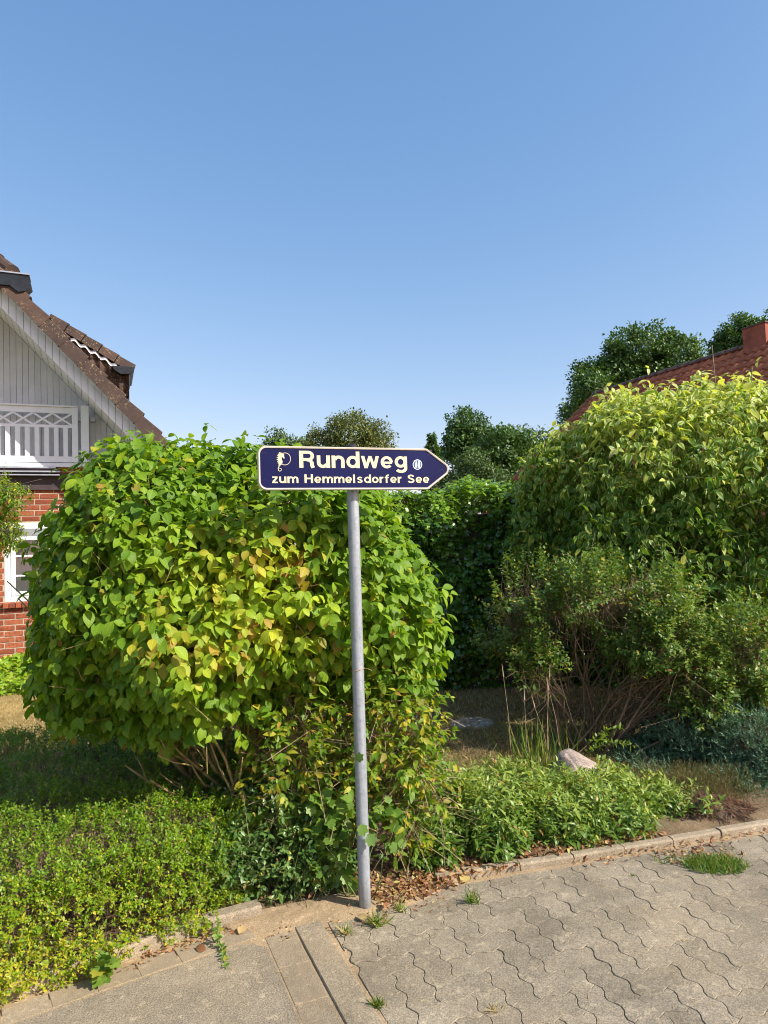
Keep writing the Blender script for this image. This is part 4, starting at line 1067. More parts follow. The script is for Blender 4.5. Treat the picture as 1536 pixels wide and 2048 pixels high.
M['grass'] = leaf_mat('grass_blade', [(0, (0.06, 0.14, 0.015)), (0.6, (0.11, 0.2, 0.02)), (1, (0.2, 0.26, 0.04))], yellow=(0.42, 0.34, 0.11), brown=(0.30, 0.20, 0.08), trans=0.28, rough=0.5)
M['straw'] = leaf_mat('dry_grass', [(0, (0.28, 0.205, 0.075)), (0.6, (0.42, 0.32, 0.13)), (1, (0.52, 0.42, 0.19))], yellow=(0.16, 0.20, 0.04), brown=(0.22, 0.14, 0.06), trans=0.2, rough=0.6)
M['deadleaf'] = leaf_mat('dead_leaf', [(0, (0.13, 0.055, 0.025)), (0.4, (0.26, 0.115, 0.045)), (0.75, (0.34, 0.17, 0.07)), (1, (0.46, 0.32, 0.15))], yellow=(0.40, 0.36, 0.10), trans=0.15, rough=0.65)
M['bark'] = plain('bark', (0.16, 0.12, 0.085), 0.9, 0.25, 30, bmp=0.5)
M['lichen_bark'] = plain('lichen_bark', (0.30, 0.22, 0.085), 0.9, 0.28, 26, bmp=0.5)
M['twig'] = plain('twig', (0.17, 0.115, 0.07), 0.85, 0.25, 30)
M['stem_bark'] = plain('stem_bark', (0.17, 0.112, 0.068), 0.85, 0.25, 30, bmp=0.4)
M['dry_twig'] = plain('dry_twig', (0.34, 0.24, 0.15), 0.85, 0.25, 30)
M['green_stem'] = plain('green_stem', (0.13, 0.17, 0.05), 0.7, 0.2, 30)
M['red_twig'] = plain('red_twig', (0.19, 0.105, 0.06), 0.8, 0.2, 20)

def limbs(root, mat, specs, sides=6, name='branch', single=True):
    """specs: list of (points, r0, r1); the leading ones are objects, each a branch"""
    base = np.array(root.location)
    for pts, r0, r1 in specs:
        n = len(pts); mb_ = MB()
        mb_.tube([tuple(np.array(p) - base) for p in pts], [r0 + (r1 - r0) * (i / (n - 1)) ** 0.8 for i in range(n)], sides)
        mb_.build(name, mat, root, smooth=True)
def bush_limbs(base, tips, r0, kink=0.10, forks=2, spread=0.3):
    S = []
    for t in tips:
        m = wander(base + rng.normal(size=3) * np.array((0.06, 0.06, 0)), t, 7, kink)
        S.append((m, r0 * rng.uniform(0.7, 1.1), r0 * 0.3))
        for _ in range(forks):
            k = rng.integers(2, 6); e = m[k] + (np.array(t) - m[k]) * rng.uniform(0.5, 1.0) + rng.normal(size=3) * spread
            S.append((wander(m[k], e, 5, kink), r0 * 0.5, r0 * 0.15))
    return S

# ------------------------------------------------------------------ dogwood (large rounded bush behind the sign)
db = gr(478, 1640); db = np.array((-0.84, 4.0, 0.0))
dog = thing('dogwood_bush', db, 'big rounded bush with broad veined bright green leaves behind the signpost', 'bush')
DE = [ell(330, 1130, 4.05, 218, 240, 0.95), ell(565, 1150, 4.15, 232, 258, 1.0), ell(730, 1185, 4.05, 138, 200, 0.65),
      ell(240, 1260, 3.95, 138, 185, 0.7), ell(440, 1240, 3.95, 235, 225, 0.85), ell(760, 1290, 3.9, 103, 126, 0.42), ell(420, 1400, 3.8, 190, 110, 0.5), ell(450, 1000, 4.15, 150, 112, 0.7)]
def dkeep(p):
    x, y, z = project(p)
    low = np.interp(x, [40, 130, 200, 320, 420, 520, 640, 900], [1340, 1490, 1500, 1470, 1420, 1410, 1420, 1430])
    return (y < low) | ((y < low + 60) & (rng.random(len(p)) < 0.25))
P, D = surf(DE, 5200, 0.13, 0.84, 0.3, 0.13, 2.8, dkeep, front=0.6)
d, L = shoots(P, D, (0.10, 0.22), 0.25, 0.35)
kx = rng.choice(len(P), 110, replace=False); d[kx] = nrm(d[kx] + np.array((0, 0, 0.7))); P[kx] += d[kx] * rng.uniform(0.03, 0.12, 110)[:, None]; L[kx] *= 1.7
pos, fr, sc, sid = leaves_on(P, d, L, 3, 0.073, 62, 0.80, 0.75, 0.38, back=0.75)
tt = tints(len(pos), sid)
# sunlight painted into the middle leaves as lighter colour; yellowing and reddish ones too
x_, y_, z_ = project(pos)
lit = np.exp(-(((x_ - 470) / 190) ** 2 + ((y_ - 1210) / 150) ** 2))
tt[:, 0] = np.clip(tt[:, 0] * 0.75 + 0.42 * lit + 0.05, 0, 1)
hot = np.exp(-(((x_ - 545) / 75) ** 2 + ((y_ - 1115) / 45) ** 2)) + np.exp(-(((x_ - 385) / 100) ** 2 + ((y_ - 1285) / 45) ** 2)) + 0.6 * np.exp(-(((x_ - 530) / 70) ** 2 + ((y_ - 1260) / 35) ** 2))
patch = (lump(pos, 3.0, 4.0) > 0.12)
tt[:, 1] = np.where((rng.random(len(pos)) < 0.025 + 0.30 * lit * patch + 0.55 * hot), rng.uniform(0.3, 0.95, len(pos)), 0)
tt[:, 2] = np.where((rng.random(len(pos)) < 0.010 + 0.08 * lit * patch + 0.40 * hot), rng.uniform(0.3, 0.8, len(pos)), 0)
plant_leaves(dog, T_BIG, pos, fr, sc, tt, M['dogwood'], single=300, uv=True, cell=16)
link('twigs', twig_mesh(P, d, L, 0.0024, db, back=1.7), dog, M['lichen_bark'], 'stuff')
tips = [at(*q) for q in ((180, 1250, 3.9), (270, 1120, 4.1), (360, 1050, 4.2), (450, 1000, 4.2), (540, 1050, 4.4), (640, 1080, 4.2), (720, 1150, 4.1), (250, 1370, 3.7), (590, 1250, 3.9), (420, 1200, 3.7))]
limbs(dog, M['lichen_bark'], bush_limbs(db + (0.05, 0, 0.0), tips, 0.022, 0.07, 3, 0.22))
low = [at(*q) for q in ((250, 1530, 3.70), (330, 1470, 3.60), (395, 1400, 3.60), (420, 1440, 3.50), (500, 1390, 3.55), (300, 1560, 3.50))]
limbs(dog, M['lichen_bark'], bush_limbs(db + (0.05, -0.1, 0.02), low, 0.016, 0.09, 3, 0.12))

# ------------------------------------------------------------------ forsythia (yellowing, around the pole)
fb = np.array((-0.22, 3.66, 0.0))
fors = thing('forsythia_shrub', fb, 'sparse shrub with pointed yellowing leaves around the foot of the pole', 'shrub')
FE = [ell(590, 1490, 3.58, 120, 175, 0.28), ell(770, 1470, 3.66, 125, 190, 0.30), ell(690, 1420, 3.8, 130, 170, 0.25), ell(825, 1540, 3.62, 80, 145, 0.22), ell(660, 1590, 3.66, 120, 110, 0.2), ell(800, 1635, 3.6, 60, 75, 0.13)]
P, D = surf(FE, 1080, 0.3, 0.7, 0.06, 0.08, 4, None)
d, L = shoots(P, D, (0.10, 0.24), 0.55, 0.5)
pos, fr, sc, sid = leaves_on(P, d, L, 3, 0.056, 50, 0.40, 0.9, 0.35, back=0.7)
# a minority of the leaves pass in front of the pole
qx, qy, qz = project(pos + fr[:, 1] * sc[:, None] * 0.5)
polex = np.interp(qy, [980, 1820], [704, 730])
hit = (np.abs(qx - polex) < 22) & (pos[:, 1] < 3.36)
okk = ~(hit & (rng.random(len(pos)) < 0.9)); pos, fr, sc, sid = pos[okk], fr[okk], sc[okk], sid[okk]
plant_leaves(fors, T_MED, pos, fr, sc, tints(len(pos), sid, 0.24, 0.07), M['forsythia'], single=290, cell=12)
link('twigs', twig_mesh(P, d, L, 0.0017, fb, back=1.9), fors, M['dry_twig'], 'stuff')
tips = [at(*q) for q in ((560, 1380, 3.75), (620, 1330, 3.8), (680, 1300, 3.8), (760, 1310, 3.8), (830, 1380, 3.7), (880, 1440, 3.65), (600, 1500, 3.6), (860, 1530, 3.6), (520, 1540, 3.7))]
limbs(fors, M['dry_twig'], bush_limbs(fb, tips, 0.008, 0.06, 2, 0.12), 5)

# ------------------------------------------------------------------ clipped low hedge on the left
HP = [(-3.0, 1.78), (-2.3, 2.24), (-1.52, 2.74), (-1.18, 2.965), (-0.99, 3.10), (-0.86, 3.20), (-0.74, 3.38), (-0.62, 3.75), (-0.50, 4.15), (-0.55, 4.9), (-2.4, 5.15), (-4.2, 5.0), (-4.6, 3.4)]
HH = 0.47
lh = thing('low_hedge', (-1.5, 3.3, 0), 'low clipped hedge of tiny yellow-green leaves spilling over the kerb', 'hedge')
hp = np.array(HP)
def poly_dist(x, y):
    """inside mask and distance to the outline"""
    ins = np.zeros(len(x), bool); dm = np.full(len(x), 9.0); n = len(hp)
    gx_ = np.zeros(len(x)); gy_ = np.zeros(len(x))
    for i in range(n):
        a, b_ = hp[i], hp[(i + 1) % n]
        c = ((a[1] > y) != (b_[1] > y)) & (x < (b_[0] - a[0]) * (y - a[1]) / (b_[1] - a[1] + 1e-12) + a[0]); ins ^= c
        ab = b_ - a; t = np.clip(((x - a[0]) * ab[0] + (y - a[1]) * ab[1]) / (ab @ ab), 0, 1)
        dx, dy = x - a[0] - t * ab[0], y - a[1] - t * ab[1]; dd = np.hypot(dx, dy)
        m = dd < dm; dm = np.where(m, dd, dm); gx_ = np.where(m, dx, gx_); gy_ = np.where(m, dy, gy_)
    return ins, dm, gx_, gy_
def hedge_points(n):
    X = rng.uniform(-2.75, -0.45, n * 5); Y = rng.uniform(2.0, 5.15, n * 5)
    wgt = rng.random(n * 5)
    ins, dm, gx_, gy_ = poly_dist(X, Y)
    keep = ins & (wgt < np.where(dm < 0.16, 1.0, np.clip(1.25 - 0.25 * (Y - 2.6), 0.4, 1) * 0.62))
    X, Y, dm, gx_, gy_ = X[keep][:n], Y[keep][:n], dm[keep][:n], gx_[keep][:n], gy_[keep][:n]
    m = len(X); e = np.clip(dm / 0.20, 0, 1)
    z = HH * np.sqrt(np.clip(1 - (1 - e) ** 2.4, 0.0, 1)) ; side = dm < 0.20
    nn = np.stack((-gx_ / (dm + 1e-6) * (1 - e) * 1.0, -gy_ / (dm + 1e-6) * (1 - e), 0.25 + e), 1)
    p = np.stack((X, Y, z), 1); nn = nrm(nn * np.array((1, 1, 1.0)))
    return p, nn
p1, n1 = hedge_points(15000)
# the upright front: along the outline, any height
seg = hp[1:9]; sl_ = np.linalg.norm(np.diff(seg, axis=0), axis=1); cum = np.concatenate(([0], np.cumsum(sl_)))
s_ = rng.uniform(0.3, cum[-1], 5200); ii = np.clip(np.searchsorted(cum, s_) - 1, 0, len(sl_) - 1); tq = ((s_ - cum[ii]) / sl_[ii])[:, None]
q = seg[ii] * (1 - tq) + seg[ii + 1] * tq; tg = nrm(seg[ii + 1] - seg[ii]); nn2 = np.stack((tg[:, 1], -tg[:, 0]), 1)
zq = rng.uniform(0.02, HH - 0.05, len(q)) ; bulge = 0.05 - 0.12 * (zq / HH) ** 2 + 0.02 * (zq < 0.12) + 0.03 * np.clip((-1.0 - q[:, 0]) / 0.5, 0, 1)
p2 = np.concatenate((q + nn2 * bulge[:, None], zq[:, None]), 1); n2 = np.concatenate((nn2, np.full((len(q), 1), 0.25)), 1)
P = np.concatenate((p1, p2)); D = nrm(np.concatenate((n1, n2)))
P = P + D * (lump(P, 5.0) * 0.07 + lump(P, 15.0) * 0.045 - np.abs(rng.normal(size=len(P))) * 0.03)[:, None]; P[:, 2] = np.maximum(P[:, 2], 0.02)
bare = (np.exp(-(((project(P)[0] - 215) / 80) ** 2 + ((project(P)[1] - 1850) / 28) ** 2)) > rng.random(len(P)) * 1.1) | ((lump(P, 19.0, 7.0) < -0.20) & (rng.random(len(P)) < 0.85))
d, L = shoots(P, D, (0.035, 0.075), 0.5, 0.45)
pos, fr, sc, sid = leaves_on(P[~bare], d[~bare], L[~bare], 4, 0.0185, 60, 0.05, 0.8, 0.4, back=0.6)
tt = tints(len(pos), sid, 0.0, 0.03)
x_, y_, z_ = project(pos)
lowf = np.clip((y_ - 1730) / 230, 0, 1)
tt[:, 1] = np.where(rng.random(len(pos)) < 0.06 + 0.62 * lowf, rng.uniform(0.2, 0.9, len(pos)), 0)
tt[:, 0] = np.clip(tt[:, 0] * 0.8 + 0.25 * np.clip((y_ - 1500) / 250, 0, 1), 0, 1)
plant_leaves(lh, T_TINY, pos, fr, sc, tt, M['low_hedge'])
link('twigs', twig_mesh(P, d, L, 0.0010, np.array(lh.location), back=2.0), lh, M['twig'], 'stuff')
core = MB(); nc = len(hp); cc = hp.mean(0)
# woody inside of the hedge: many crossing stems
S = MB()
for _ in range(420):
    i = rng.integers(2, 7); t = rng.random(); a = hp[i] * (1 - t) + hp[i + 1] * t; a = a + nrm(cc - a) * rng.uniform(0.16, 0.6)
    b_ = a + rng.normal(size=2) * 0.09
    h0 = rng.uniform(0.0, 0.2); S.tube([(a[0] + 1.5, a[1] - 3.3, h0), ((a[0] + b_[0]) / 2 + 1.5, (a[1] + b_[1]) / 2 - 3.3, h0 + 0.15), (b_[0] + 1.5, b_[1] - 3.3, rng.uniform(0.3, HH - 0.06))], [0.004, 0.003, 0.002], 4, cap=False)
S.build('stems', M['dry_twig'], lh, kind='stuff')

# ------------------------------------------------------------------ dark small-leaved shrub, sapling at the pole
rb = np.array((-0.62, 3.55, 0.0))
rose = thing('dark_shrub', rb, 'dark green small-leaved shrub between the low hedge and the pole', 'shrub')
RE = [ell(420, 1500, 4.7, 150, 75, 0.25), ell(280, 1490, 4.9, 140, 62, 0.25), ell(560, 1500, 4.4, 120, 90, 0.25), ell(450, 1720, 3.38, 80, 90, 0.16), ell(540, 1690, 3.46, 105, 120, 0.20), ell(640, 1700, 3.46, 80, 110, 0.16), ell(500, 1620, 3.75, 140, 90, 0.25), ell(600, 1760, 3.46, 80, 55, 0.12), ell(600, 1600, 3.8, 140, 80, 0.25)]
P, D = surf(RE, 2500, 0.25, 0.8, 0.03, 0.05, 5, None)
d, L = shoots(P, D, (0.06, 0.14), 0.4, 0.5)
pos, fr, sc, sid = leaves_on(P, d, L, 4, 0.032, 60, 0.3, 0.9, 0.35)
plant_leaves(rose, T_SMALL, pos, fr, sc, tints(len(pos), sid, 0.03, 0.01), M['rose'], single=150, cell=10)
link('twigs', twig_mesh(P, d, L, 0.0014, rb, back=2.2), rose, M['green_stem'], 'stuff')
# one long arching shoot
a, b_ = at(380, 1660, 3.35), at(470, 1700, 3.42)
limbs(rose, M['green_stem'], [(wander(a, b_, 6, 0.02, -0.01), 0.0026, 0.003), (wander(gr(560, 1790), at(465, 1690, 3.44), 6, 0.05), 0.004, 0.003)], 5)
mpb = np.array((-0.18, 3.38, 0.0))
map_ = thing('maple_sapling', mpb, 'young maple sapling with lobed leaves climbing beside the pole foot', 'sapling')
P = np.concatenate([np.array([at(rng.uniform(620, 705), rng.uniform(1590, 1770), rng.uniform(3.30, 3.44)) for _ in range(70)]), np.array([at(rng.uniform(738, 800), rng.uniform(1600, 1720), rng.uniform(3.34, 3.46)) for _ in range(26)])])
D = nrm(np.concatenate((rng.normal(size=(len(P), 2)) * 0.6 + (0, -0.7), np.full((len(P), 1), 0.5)), 1))
d, L = shoots(P, D, (0.05, 0.1), 0.2, 0.4)
pos, fr, sc, sid = leaves_on(P, d, L, 1, 0.052, 60, 0.6, 0.6, 0.5)
add = np.array([at(*q) for q in ((721, 1648, 3.255), (735, 1668, 3.25), (712, 1520, 3.24))])
fr2 = frames(nrm(np.array([(0.3, -0.3, -0.8), (0.5, -0.3, -0.7), (0.6, -0.3, 0.5)])), np.array([(0.2, -1, 0.6)] * 3))
pos = np.concatenate((pos, add)); fr = np.concatenate((fr, fr2)); sc = np.concatenate((sc, [0.055, 0.06, 0.045]))
plant_leaves(map_, T_MAPLE, pos, fr, sc, tints(len(pos), None, 0.02), M['maple'], single=160, cell=8)
limbs(map_, M['green_stem'], [(wander(mpb + (x, 0, 0), at(px, py, 3.38), 6, 0.06), 0.004, 0.0015) for x, px, py in ((-0.05, 650, 1610), (-0.03, 690, 1600), (0.0, 630, 1680), (0.05, 760, 1610), (0.06, 790, 1650))], 5)

# ------------------------------------------------------------------ ivy wall at the back
IX0, IX1, IY0, IY1, IZ = -0.9, 3.4, 7.72, 8.5, at(900, 984, 7.8)[2]
ivy = thing('ivy_hedge', (1.2, 8.1, 0), 'tall dark ivy-covered hedge across the back of the lawn', 'hedge')
n = 5200
P = np.stack((rng.uniform(IX0, IX1, n), np.full(n, IY0), rng.uniform(0.02, IZ, n)), 1); D = np.tile((0.0, -1.0, 0.15), (n, 1))
nt2 = 1900
P2 = np.stack((rng.uniform(IX0, IX1, nt2), rng.uniform(IY0, IY1, nt2), np.full(nt2, IZ)), 1); D2 = np.tile((0.0, -0.2, 1.0), (nt2, 1))
P = np.concatenate((P, P2)); D = np.concatenate((D, D2))
P = P + D * (lump(P, 1.6) * 0.22 + lump(P, 5.0) * 0.10 - np.abs(rng.normal(size=len(P))) * 0.05)[:, None]
P[:, 2] = np.maximum(P[:, 2], 0.04)
d, L = shoots(P, D, (0.08, 0.2), 0.1, 0.45)
pos, fr, sc, sid = leaves_on(P, d, L, 3, 0.072, 55, 0.75, 0.9, 0.35)
tt = tints(len(pos), sid); tt[:, 0] = np.clip(tt[:, 0] + 0.55 * np.clip((pos[:, 2] - 1.75) / 0.35, 0, 1), 0, 1)  # upper leaves coloured brighter in place of sunlight on the hedge top
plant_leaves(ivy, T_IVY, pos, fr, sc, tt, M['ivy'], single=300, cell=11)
link('twigs', twig_mesh(P, d, L, 0.003, np.array(ivy.location), back=1.5), ivy, M['bark'], 'stuff')
MB().box(IX0 - 1.2 + 0.1, IX1 - 1.2 - 0.1, -0.18, 0.30, -0.02, IZ - 0.25).build('inner_fence', M['dark_wood'], ivy)

# ------------------------------------------------------------------ tall variegated shrub on the right
vb_ = np.array((3.2, 7.0, 0.0))
var_ = thing('variegated_shrub', vb_, 'tall broad shrub with yellow-edged drooping leaves in front of the tiled roof', 'shrub')
VE = [ell(1300, 985, 6.9, 215, 215, 1.1), ell(1440, 950, 6.8, 190, 200, 1.1), ell(1128, 1012, 7.05, 104, 148, 0.40), ell(1575, 1030, 6.6, 180, 260, 1.1), ell(1330, 1130, 6.6, 225, 190, 0.85), ell(1072, 1045, 7.1, 60, 110, 0.25), ell(1500, 1180, 6.4, 190, 190, 0.8), ell(1208, 908, 7.0, 88, 98, 0.5)]
def vkeep(p):
    x, y, z = project(p); return y < np.interp(x, [1000, 1200, 1540], [1150, 1230, 1330])
P, D = surf(VE, 4300, 0.15, 0.85, 0.3, 0.17, 2.6, vkeep, front=0.6)
d, L = shoots(P, D, (0.12, 0.36), 0.45, 0.6)
kx = rng.choice(len(P), 90, replace=False); d[kx] = nrm(d[kx] + np.array((0, 0, 0.6))); P[kx] += d[kx] * rng.uniform(0.05, 0.2, 90)[:, None]; L[kx] *= 1.5
pos, fr, sc, sid = leaves_on(P, d, L, 3, 0.104, 60, 0.85, 0.8, 0.5, back=0.75)
tt = tints(len(pos), sid, 0.10, 0.008)
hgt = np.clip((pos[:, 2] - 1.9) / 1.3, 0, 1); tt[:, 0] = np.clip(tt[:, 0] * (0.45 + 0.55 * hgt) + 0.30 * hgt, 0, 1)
tt[:, 1] = np.maximum(tt[:, 1], (rng.random(len(pos)) < 0.42 * hgt) * rng.uniform(0.3, 0.95, len(pos)))
plant_leaves(var_, T_MED, pos, fr, sc, tt, M['variegated'], single=300, uv=True, cell=13)
link('twigs', twig_mesh(P, d, L, 0.0032, vb_, back=1.6), var_, M['green_stem'], 'stuff')
tips = [at(*q) for q in ((1090, 1050, 7.1), (1170, 960, 7.0), (1270, 880, 6.9), (1360, 830, 6.9), (1450, 830, 6.8), (1540, 850, 6.7), (1600, 950, 6.6), (1320, 1000, 6.4), (1440, 1050, 6.3))]
limbs(var_, M['bark'], bush_limbs(vb_, tips, 0.03, 0.06, 2, 0.3))
sx = [at(1504, 800, 6.5), at(1503, 770, 6.5), at(1504, 735, 6.5)]
limbs(var_, M['green_stem'], [(sx, 0.007, 0.004), ([at(1492, 830, 6.5), at(1494, 790, 6.5), at(1497, 775, 6.5)], 0.006, 0.004)], 5, 'upright_shoot')

# ------------------------------------------------------------------ twiggy shrub in front of it
tb = gr(1225, 1505); tb = np.array((tb[0], tb[1] + 0.05, 0.0))
tw = thing('twiggy_shrub', tb, 'fan-shaped shrub with many thin bare stems and small leaves above the boulder', 'shrub')
TE = [ell(1080, 1190, 5.7, 120, 75, 0.45), ell(1180, 1180, 5.6, 140, 70, 0.5), ell(1290, 1200, 5.5, 120, 80, 0.5), ell(1010, 1240, 5.75, 60, 70, 0.3), ell(1290, 1270, 5.35, 105, 80, 0.4),
      ell(1080, 1330, 5.4, 60, 70, 0.3), ell(1400, 1290, 5.4, 120, 90, 0.45), ell(1470, 1290, 5.3, 110, 105, 0.5), ell(1420, 1390, 5.2, 110, 70, 0.35), ell(1540, 1340, 5.3, 80, 90, 0.4)]
P, D = surf(TE, 6800, 0.26, 0.75, 0.35, 0.10, 3.0, None)
dens = 0.8 * lump(P, 4.2, 9.0) + 0.45 * lump(P, 9.0, 2.0); x_, y_, z_ = project(P)
thin = np.where(x_ < 1330, 0.17, 0.02)
kp = (dens > thin + rng.normal(size=len(P)) * 0.06)
Dl = D
d, L = shoots(P, D, (0.12, 0.26), 0.75, 0.45)
pos, fr, sc, sid = leaves_on(P[kp], d[kp], L[kp] * 1.25, 9, 0.042, 58, 0.1, 0.9, 0.35, back=0.65)
tt = tints(len(pos), sid, 0.08, 0.02)
qx = project(pos)[0]; tt[:, 0] = np.clip(tt[:, 0] + 0.12 * (qx > 1330), 0, 1)
plant_leaves(tw, T_TINY, pos, fr, sc, tt, M['twig_leaf'])
link('twigs', twig_mesh(P[::3], d[::3], L[::3], 0.0016, tb, back=1.8, extra=0.0), tw, M['twig'], 'stuff')
S = []
for k in range(46):
    a = rng.uniform(-1.15, 1.25); e = rng.choice(len(P)); t = P[e] - D[e] * 0.15
    b0 = tb + np.array((rng.normal() * 0.24, rng.normal() * 0.14, 0)); t = t.copy(); t[0] = b0[0] + (t[0] - b0[0]) * 0.62
    m = wander(b0, t, 8, 0.05, 0.02); rr = rng.uniform(0.006, 0.016)
    S.append((m, rr, rr * 0.25))
    for _ in range(2):
        kk = rng.integers(3, 7); S.append((wander(m[kk], m[kk] + (t - m[kk]) * 0.9 + rng.normal(size=3) * 0.2, 5, 0.08), rr * 0.4, 0.0015))
for q in (((1180, 1500, 5.4), (1010, 1290, 5.6)), ((1290, 1490, 5.2), (1470, 1330, 5.2)), ((1240, 1500, 5.2), (1430, 1450, 5.1)), ((1200, 1500, 5.3), (1380, 1320, 5.2))):
    S.append((wander(at(*q[0]) * (1, 1, 0.3), at(*q[1]), 8, 0.04, 0.06), 0.013, 0.005))
limbs(tw, M['stem_bark'], S, 5)
# fine arching dead twigs in its middle
S = MB()
for _ in range(240):
    e = rng.choice(len(P)); a = P[e] - D[e] * rng.uniform(0.0, 0.25); v_ = rng.normal(size=3) * 0.14 + np.array((0, 0, -0.02))
    S.tube([tuple(a - tb), tuple(a + v_ * 0.5 + (0, 0, 0.03) - tb), tuple(a + v_ - tb)], [0.0018, 0.0014, 0.0008], 3, cap=False)
S.build('dead_twigs', M['twig'], tw, kind='stuff')
# low bright sprig arching over the boulder
sp0 = np.array((tb[0] - 0.10, 5.15, 0.0))
sprig = thing('arching_sprig', sp0, 'single low sprig with bright paired leaves arching above the boulder', 'sprig')
PP, DD = [], []
for (e0, e1, sg) in (((1180, 1500, 5.0), (1262, 1490, 5.0), 0.10), ((1190, 1520, 5.0), (1255, 1545, 4.95), 0.10), ((1170, 1490, 5.05), (1240, 1455, 5.05), 0.10), ((1175, 1510, 5.0), (1215, 1470, 5.05), 0.08)):
    m = wander(at(*e0), at(*e1), 12, 0.02, sg); limbs(sprig, M['green_stem'], [(m, 0.003, 0.001)], 4, 'stem')
    for i in range(1, 13): PP.append(m[i]); DD.append(nrm(m[i] - m[i-1]))
limbs(sprig, M['green_stem'], [(wander(sp0, at(1180, 1500, 5.0), 6, 0.04, 0.0), 0.004, 0.003)], 4, 'stem')
PP, DD = np.array(PP), np.array(DD)
pos, fr, sc, sid = leaves_on(PP, DD, np.full(len(PP), 0.045), 2, 0.044, 65, 0.0, 1.0, 0.2, back=0.5)
plant_leaves(sprig, T_SMALL, pos, fr, sc, tints(len(pos)) * 0.5 + np.array((0.5, 0, 0)), M['twig_leaf'], single=120, cell=7)

# ------------------------------------------------------------------ juniper, ground cover, heather
jb = np.array((2.25, 5.0, 0.0))
jun = thing('juniper_bush', jb, 'spreading blue-green juniper at the right edge under the twiggy shrub', 'bush')
JE = [ell(1470, 1570, 4.75, 80, 55, 0.3), ell(1530, 1620, 4.45, 60, 42, 0.25), ell(1300, 1530, 5.1, 70, 35, 0.3), ell(1390, 1570, 4.9, 80, 35, 0.3), ell(1480, 1600, 4.75, 80, 45, 0.3), ell(1545, 1630, 4.5, 70, 40, 0.25), ell(1420, 1480, 5.2, 120, 75, 0.4), ell(1510, 1500, 5.0, 90, 95, 0.4), ell(1560, 1560, 4.8, 90, 90, 0.4), ell(1340, 1500, 5.3, 90, 50, 0.35), ell(1450, 1550, 5.0, 110, 50, 0.35), ell(1620, 1500, 5.0, 90, 110, 0.4)]
P, D = surf(JE, 3200, 0.2, 0.8, 0.03, 0.08, 4, None)
d, L = shoots(P, D, (0.12, 0.24), 0.15, 0.4)
pos, fr, sc, sid = leaves_on(P, d, L, 11, 0.030, 38, -0.05, 0.6, 0.4, back=0.75)
plant_leaves(jun, T_HAIR, pos, fr, sc * 1.0, tints(len(pos), sid), M['juniper'], wide=np.full(len(pos), 3.0))
link('twigs', twig_mesh(P, d, L, 0.002, jb, back=1.8), jun, M['bark'], 'stuff')

gb_ = np.array((0.75, 4.0, 0.0))
gc = thing('ground_cover_shrub', gb_, 'low mound of narrow glossy green leaves along the kerb in front of the boulder', 'shrub')
GE = [ell(905, 1590, 4.3, 70, 38, 0.25), ell(985, 1570, 4.65, 80, 30, 0.25), ell(1400, 1648, 4.15, 50, 24, 0.12), ell(870, 1705, 3.66, 55, 36, 0.12), ell(1370, 1625, 4.35, 60, 35, 0.2), ell(1300, 1655, 4.1, 70, 25, 0.12), ell(900, 1630, 3.95, 70, 55, 0.22), ell(980, 1640, 3.95, 110, 70, 0.3), ell(1090, 1630, 4.1, 120, 65, 0.35), ell(1200, 1620, 4.2, 120, 55, 0.35), ell(1290, 1615, 4.35, 70, 45, 0.25), ell(1020, 1590, 4.5, 110, 40, 0.3), ell(1180, 1585, 4.55, 110, 34, 0.25), ell(1000, 1690, 3.80, 80, 40, 0.13), ell(1130, 1680, 3.95, 90, 32, 0.13), ell(880, 1690, 3.75, 45, 32, 0.12)]
P, D = surf(GE, 3300, 0.2, 0.75, 0.035, 0.17, 5, None)
d, L = shoots(P, D, (0.07, 0.19), 0.8, 0.55)
pos, fr, sc, sid = leaves_on(P, d, L, 4, 0.052, 58, 0.25, 0.9, 0.45)
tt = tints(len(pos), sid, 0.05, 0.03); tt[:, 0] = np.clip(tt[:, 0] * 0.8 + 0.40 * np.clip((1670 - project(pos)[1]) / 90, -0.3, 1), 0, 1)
plant_leaves(gc, T_LANCE, pos, fr, sc, tt, M['cover_leaf'], single=300, cell=10)
link('twigs', twig_mesh(P, d, L, 0.0014, gb_, back=2.0), gc, M['green_stem'], 'stuff')

hb = np.array((1.62, 4.35, 0.0))
hea = thing('heather_clump', hb, 'olive heather clump beside the brown heap of dead stems', 'plant')
HE = [ell(1430, 1605, 4.4, 60, 32, 0.15), ell(1500, 1610, 4.45, 55, 35, 0.15), ell(1300, 1575, 4.7, 60, 40, 0.2), ell(1370, 1570, 4.65, 60, 45, 0.2), ell(1400, 1590, 4.5, 65, 45, 0.2), ell(1345, 1620, 4.35, 45, 40, 0.15), ell(1450, 1570, 4.6, 60, 40, 0.2)]
P, D = surf(HE, 1500, 0.3, 0.7, 0.03, 0.03, 6, None)
d, L = shoots(P, D, (0.08, 0.16), 1.0, 0.35)
pos, fr, sc, sid = leaves_on(P, d, L, 9, 0.017, 32, -0.2, 0.6, 0.3)
tt = tints(len(pos), sid, 0.3, 0.2); plant_leaves(hea, T_HAIR, pos, fr, sc, tt, M['heather'], wide=np.full(len(pos), 2.2))
link('twigs', twig_mesh(P, d, L, 0.0013, hb, back=1.8), hea, M['red_twig'], 'stuff')
kb = gr(1425, 1636); kb = np.array((kb[0], kb[1] + 0.02, 0.03))
heap = thing('dead_stem_heap', kb, 'brown heap of dead stems lying on bare soil behind the kerb', 'heap')
S = MB()
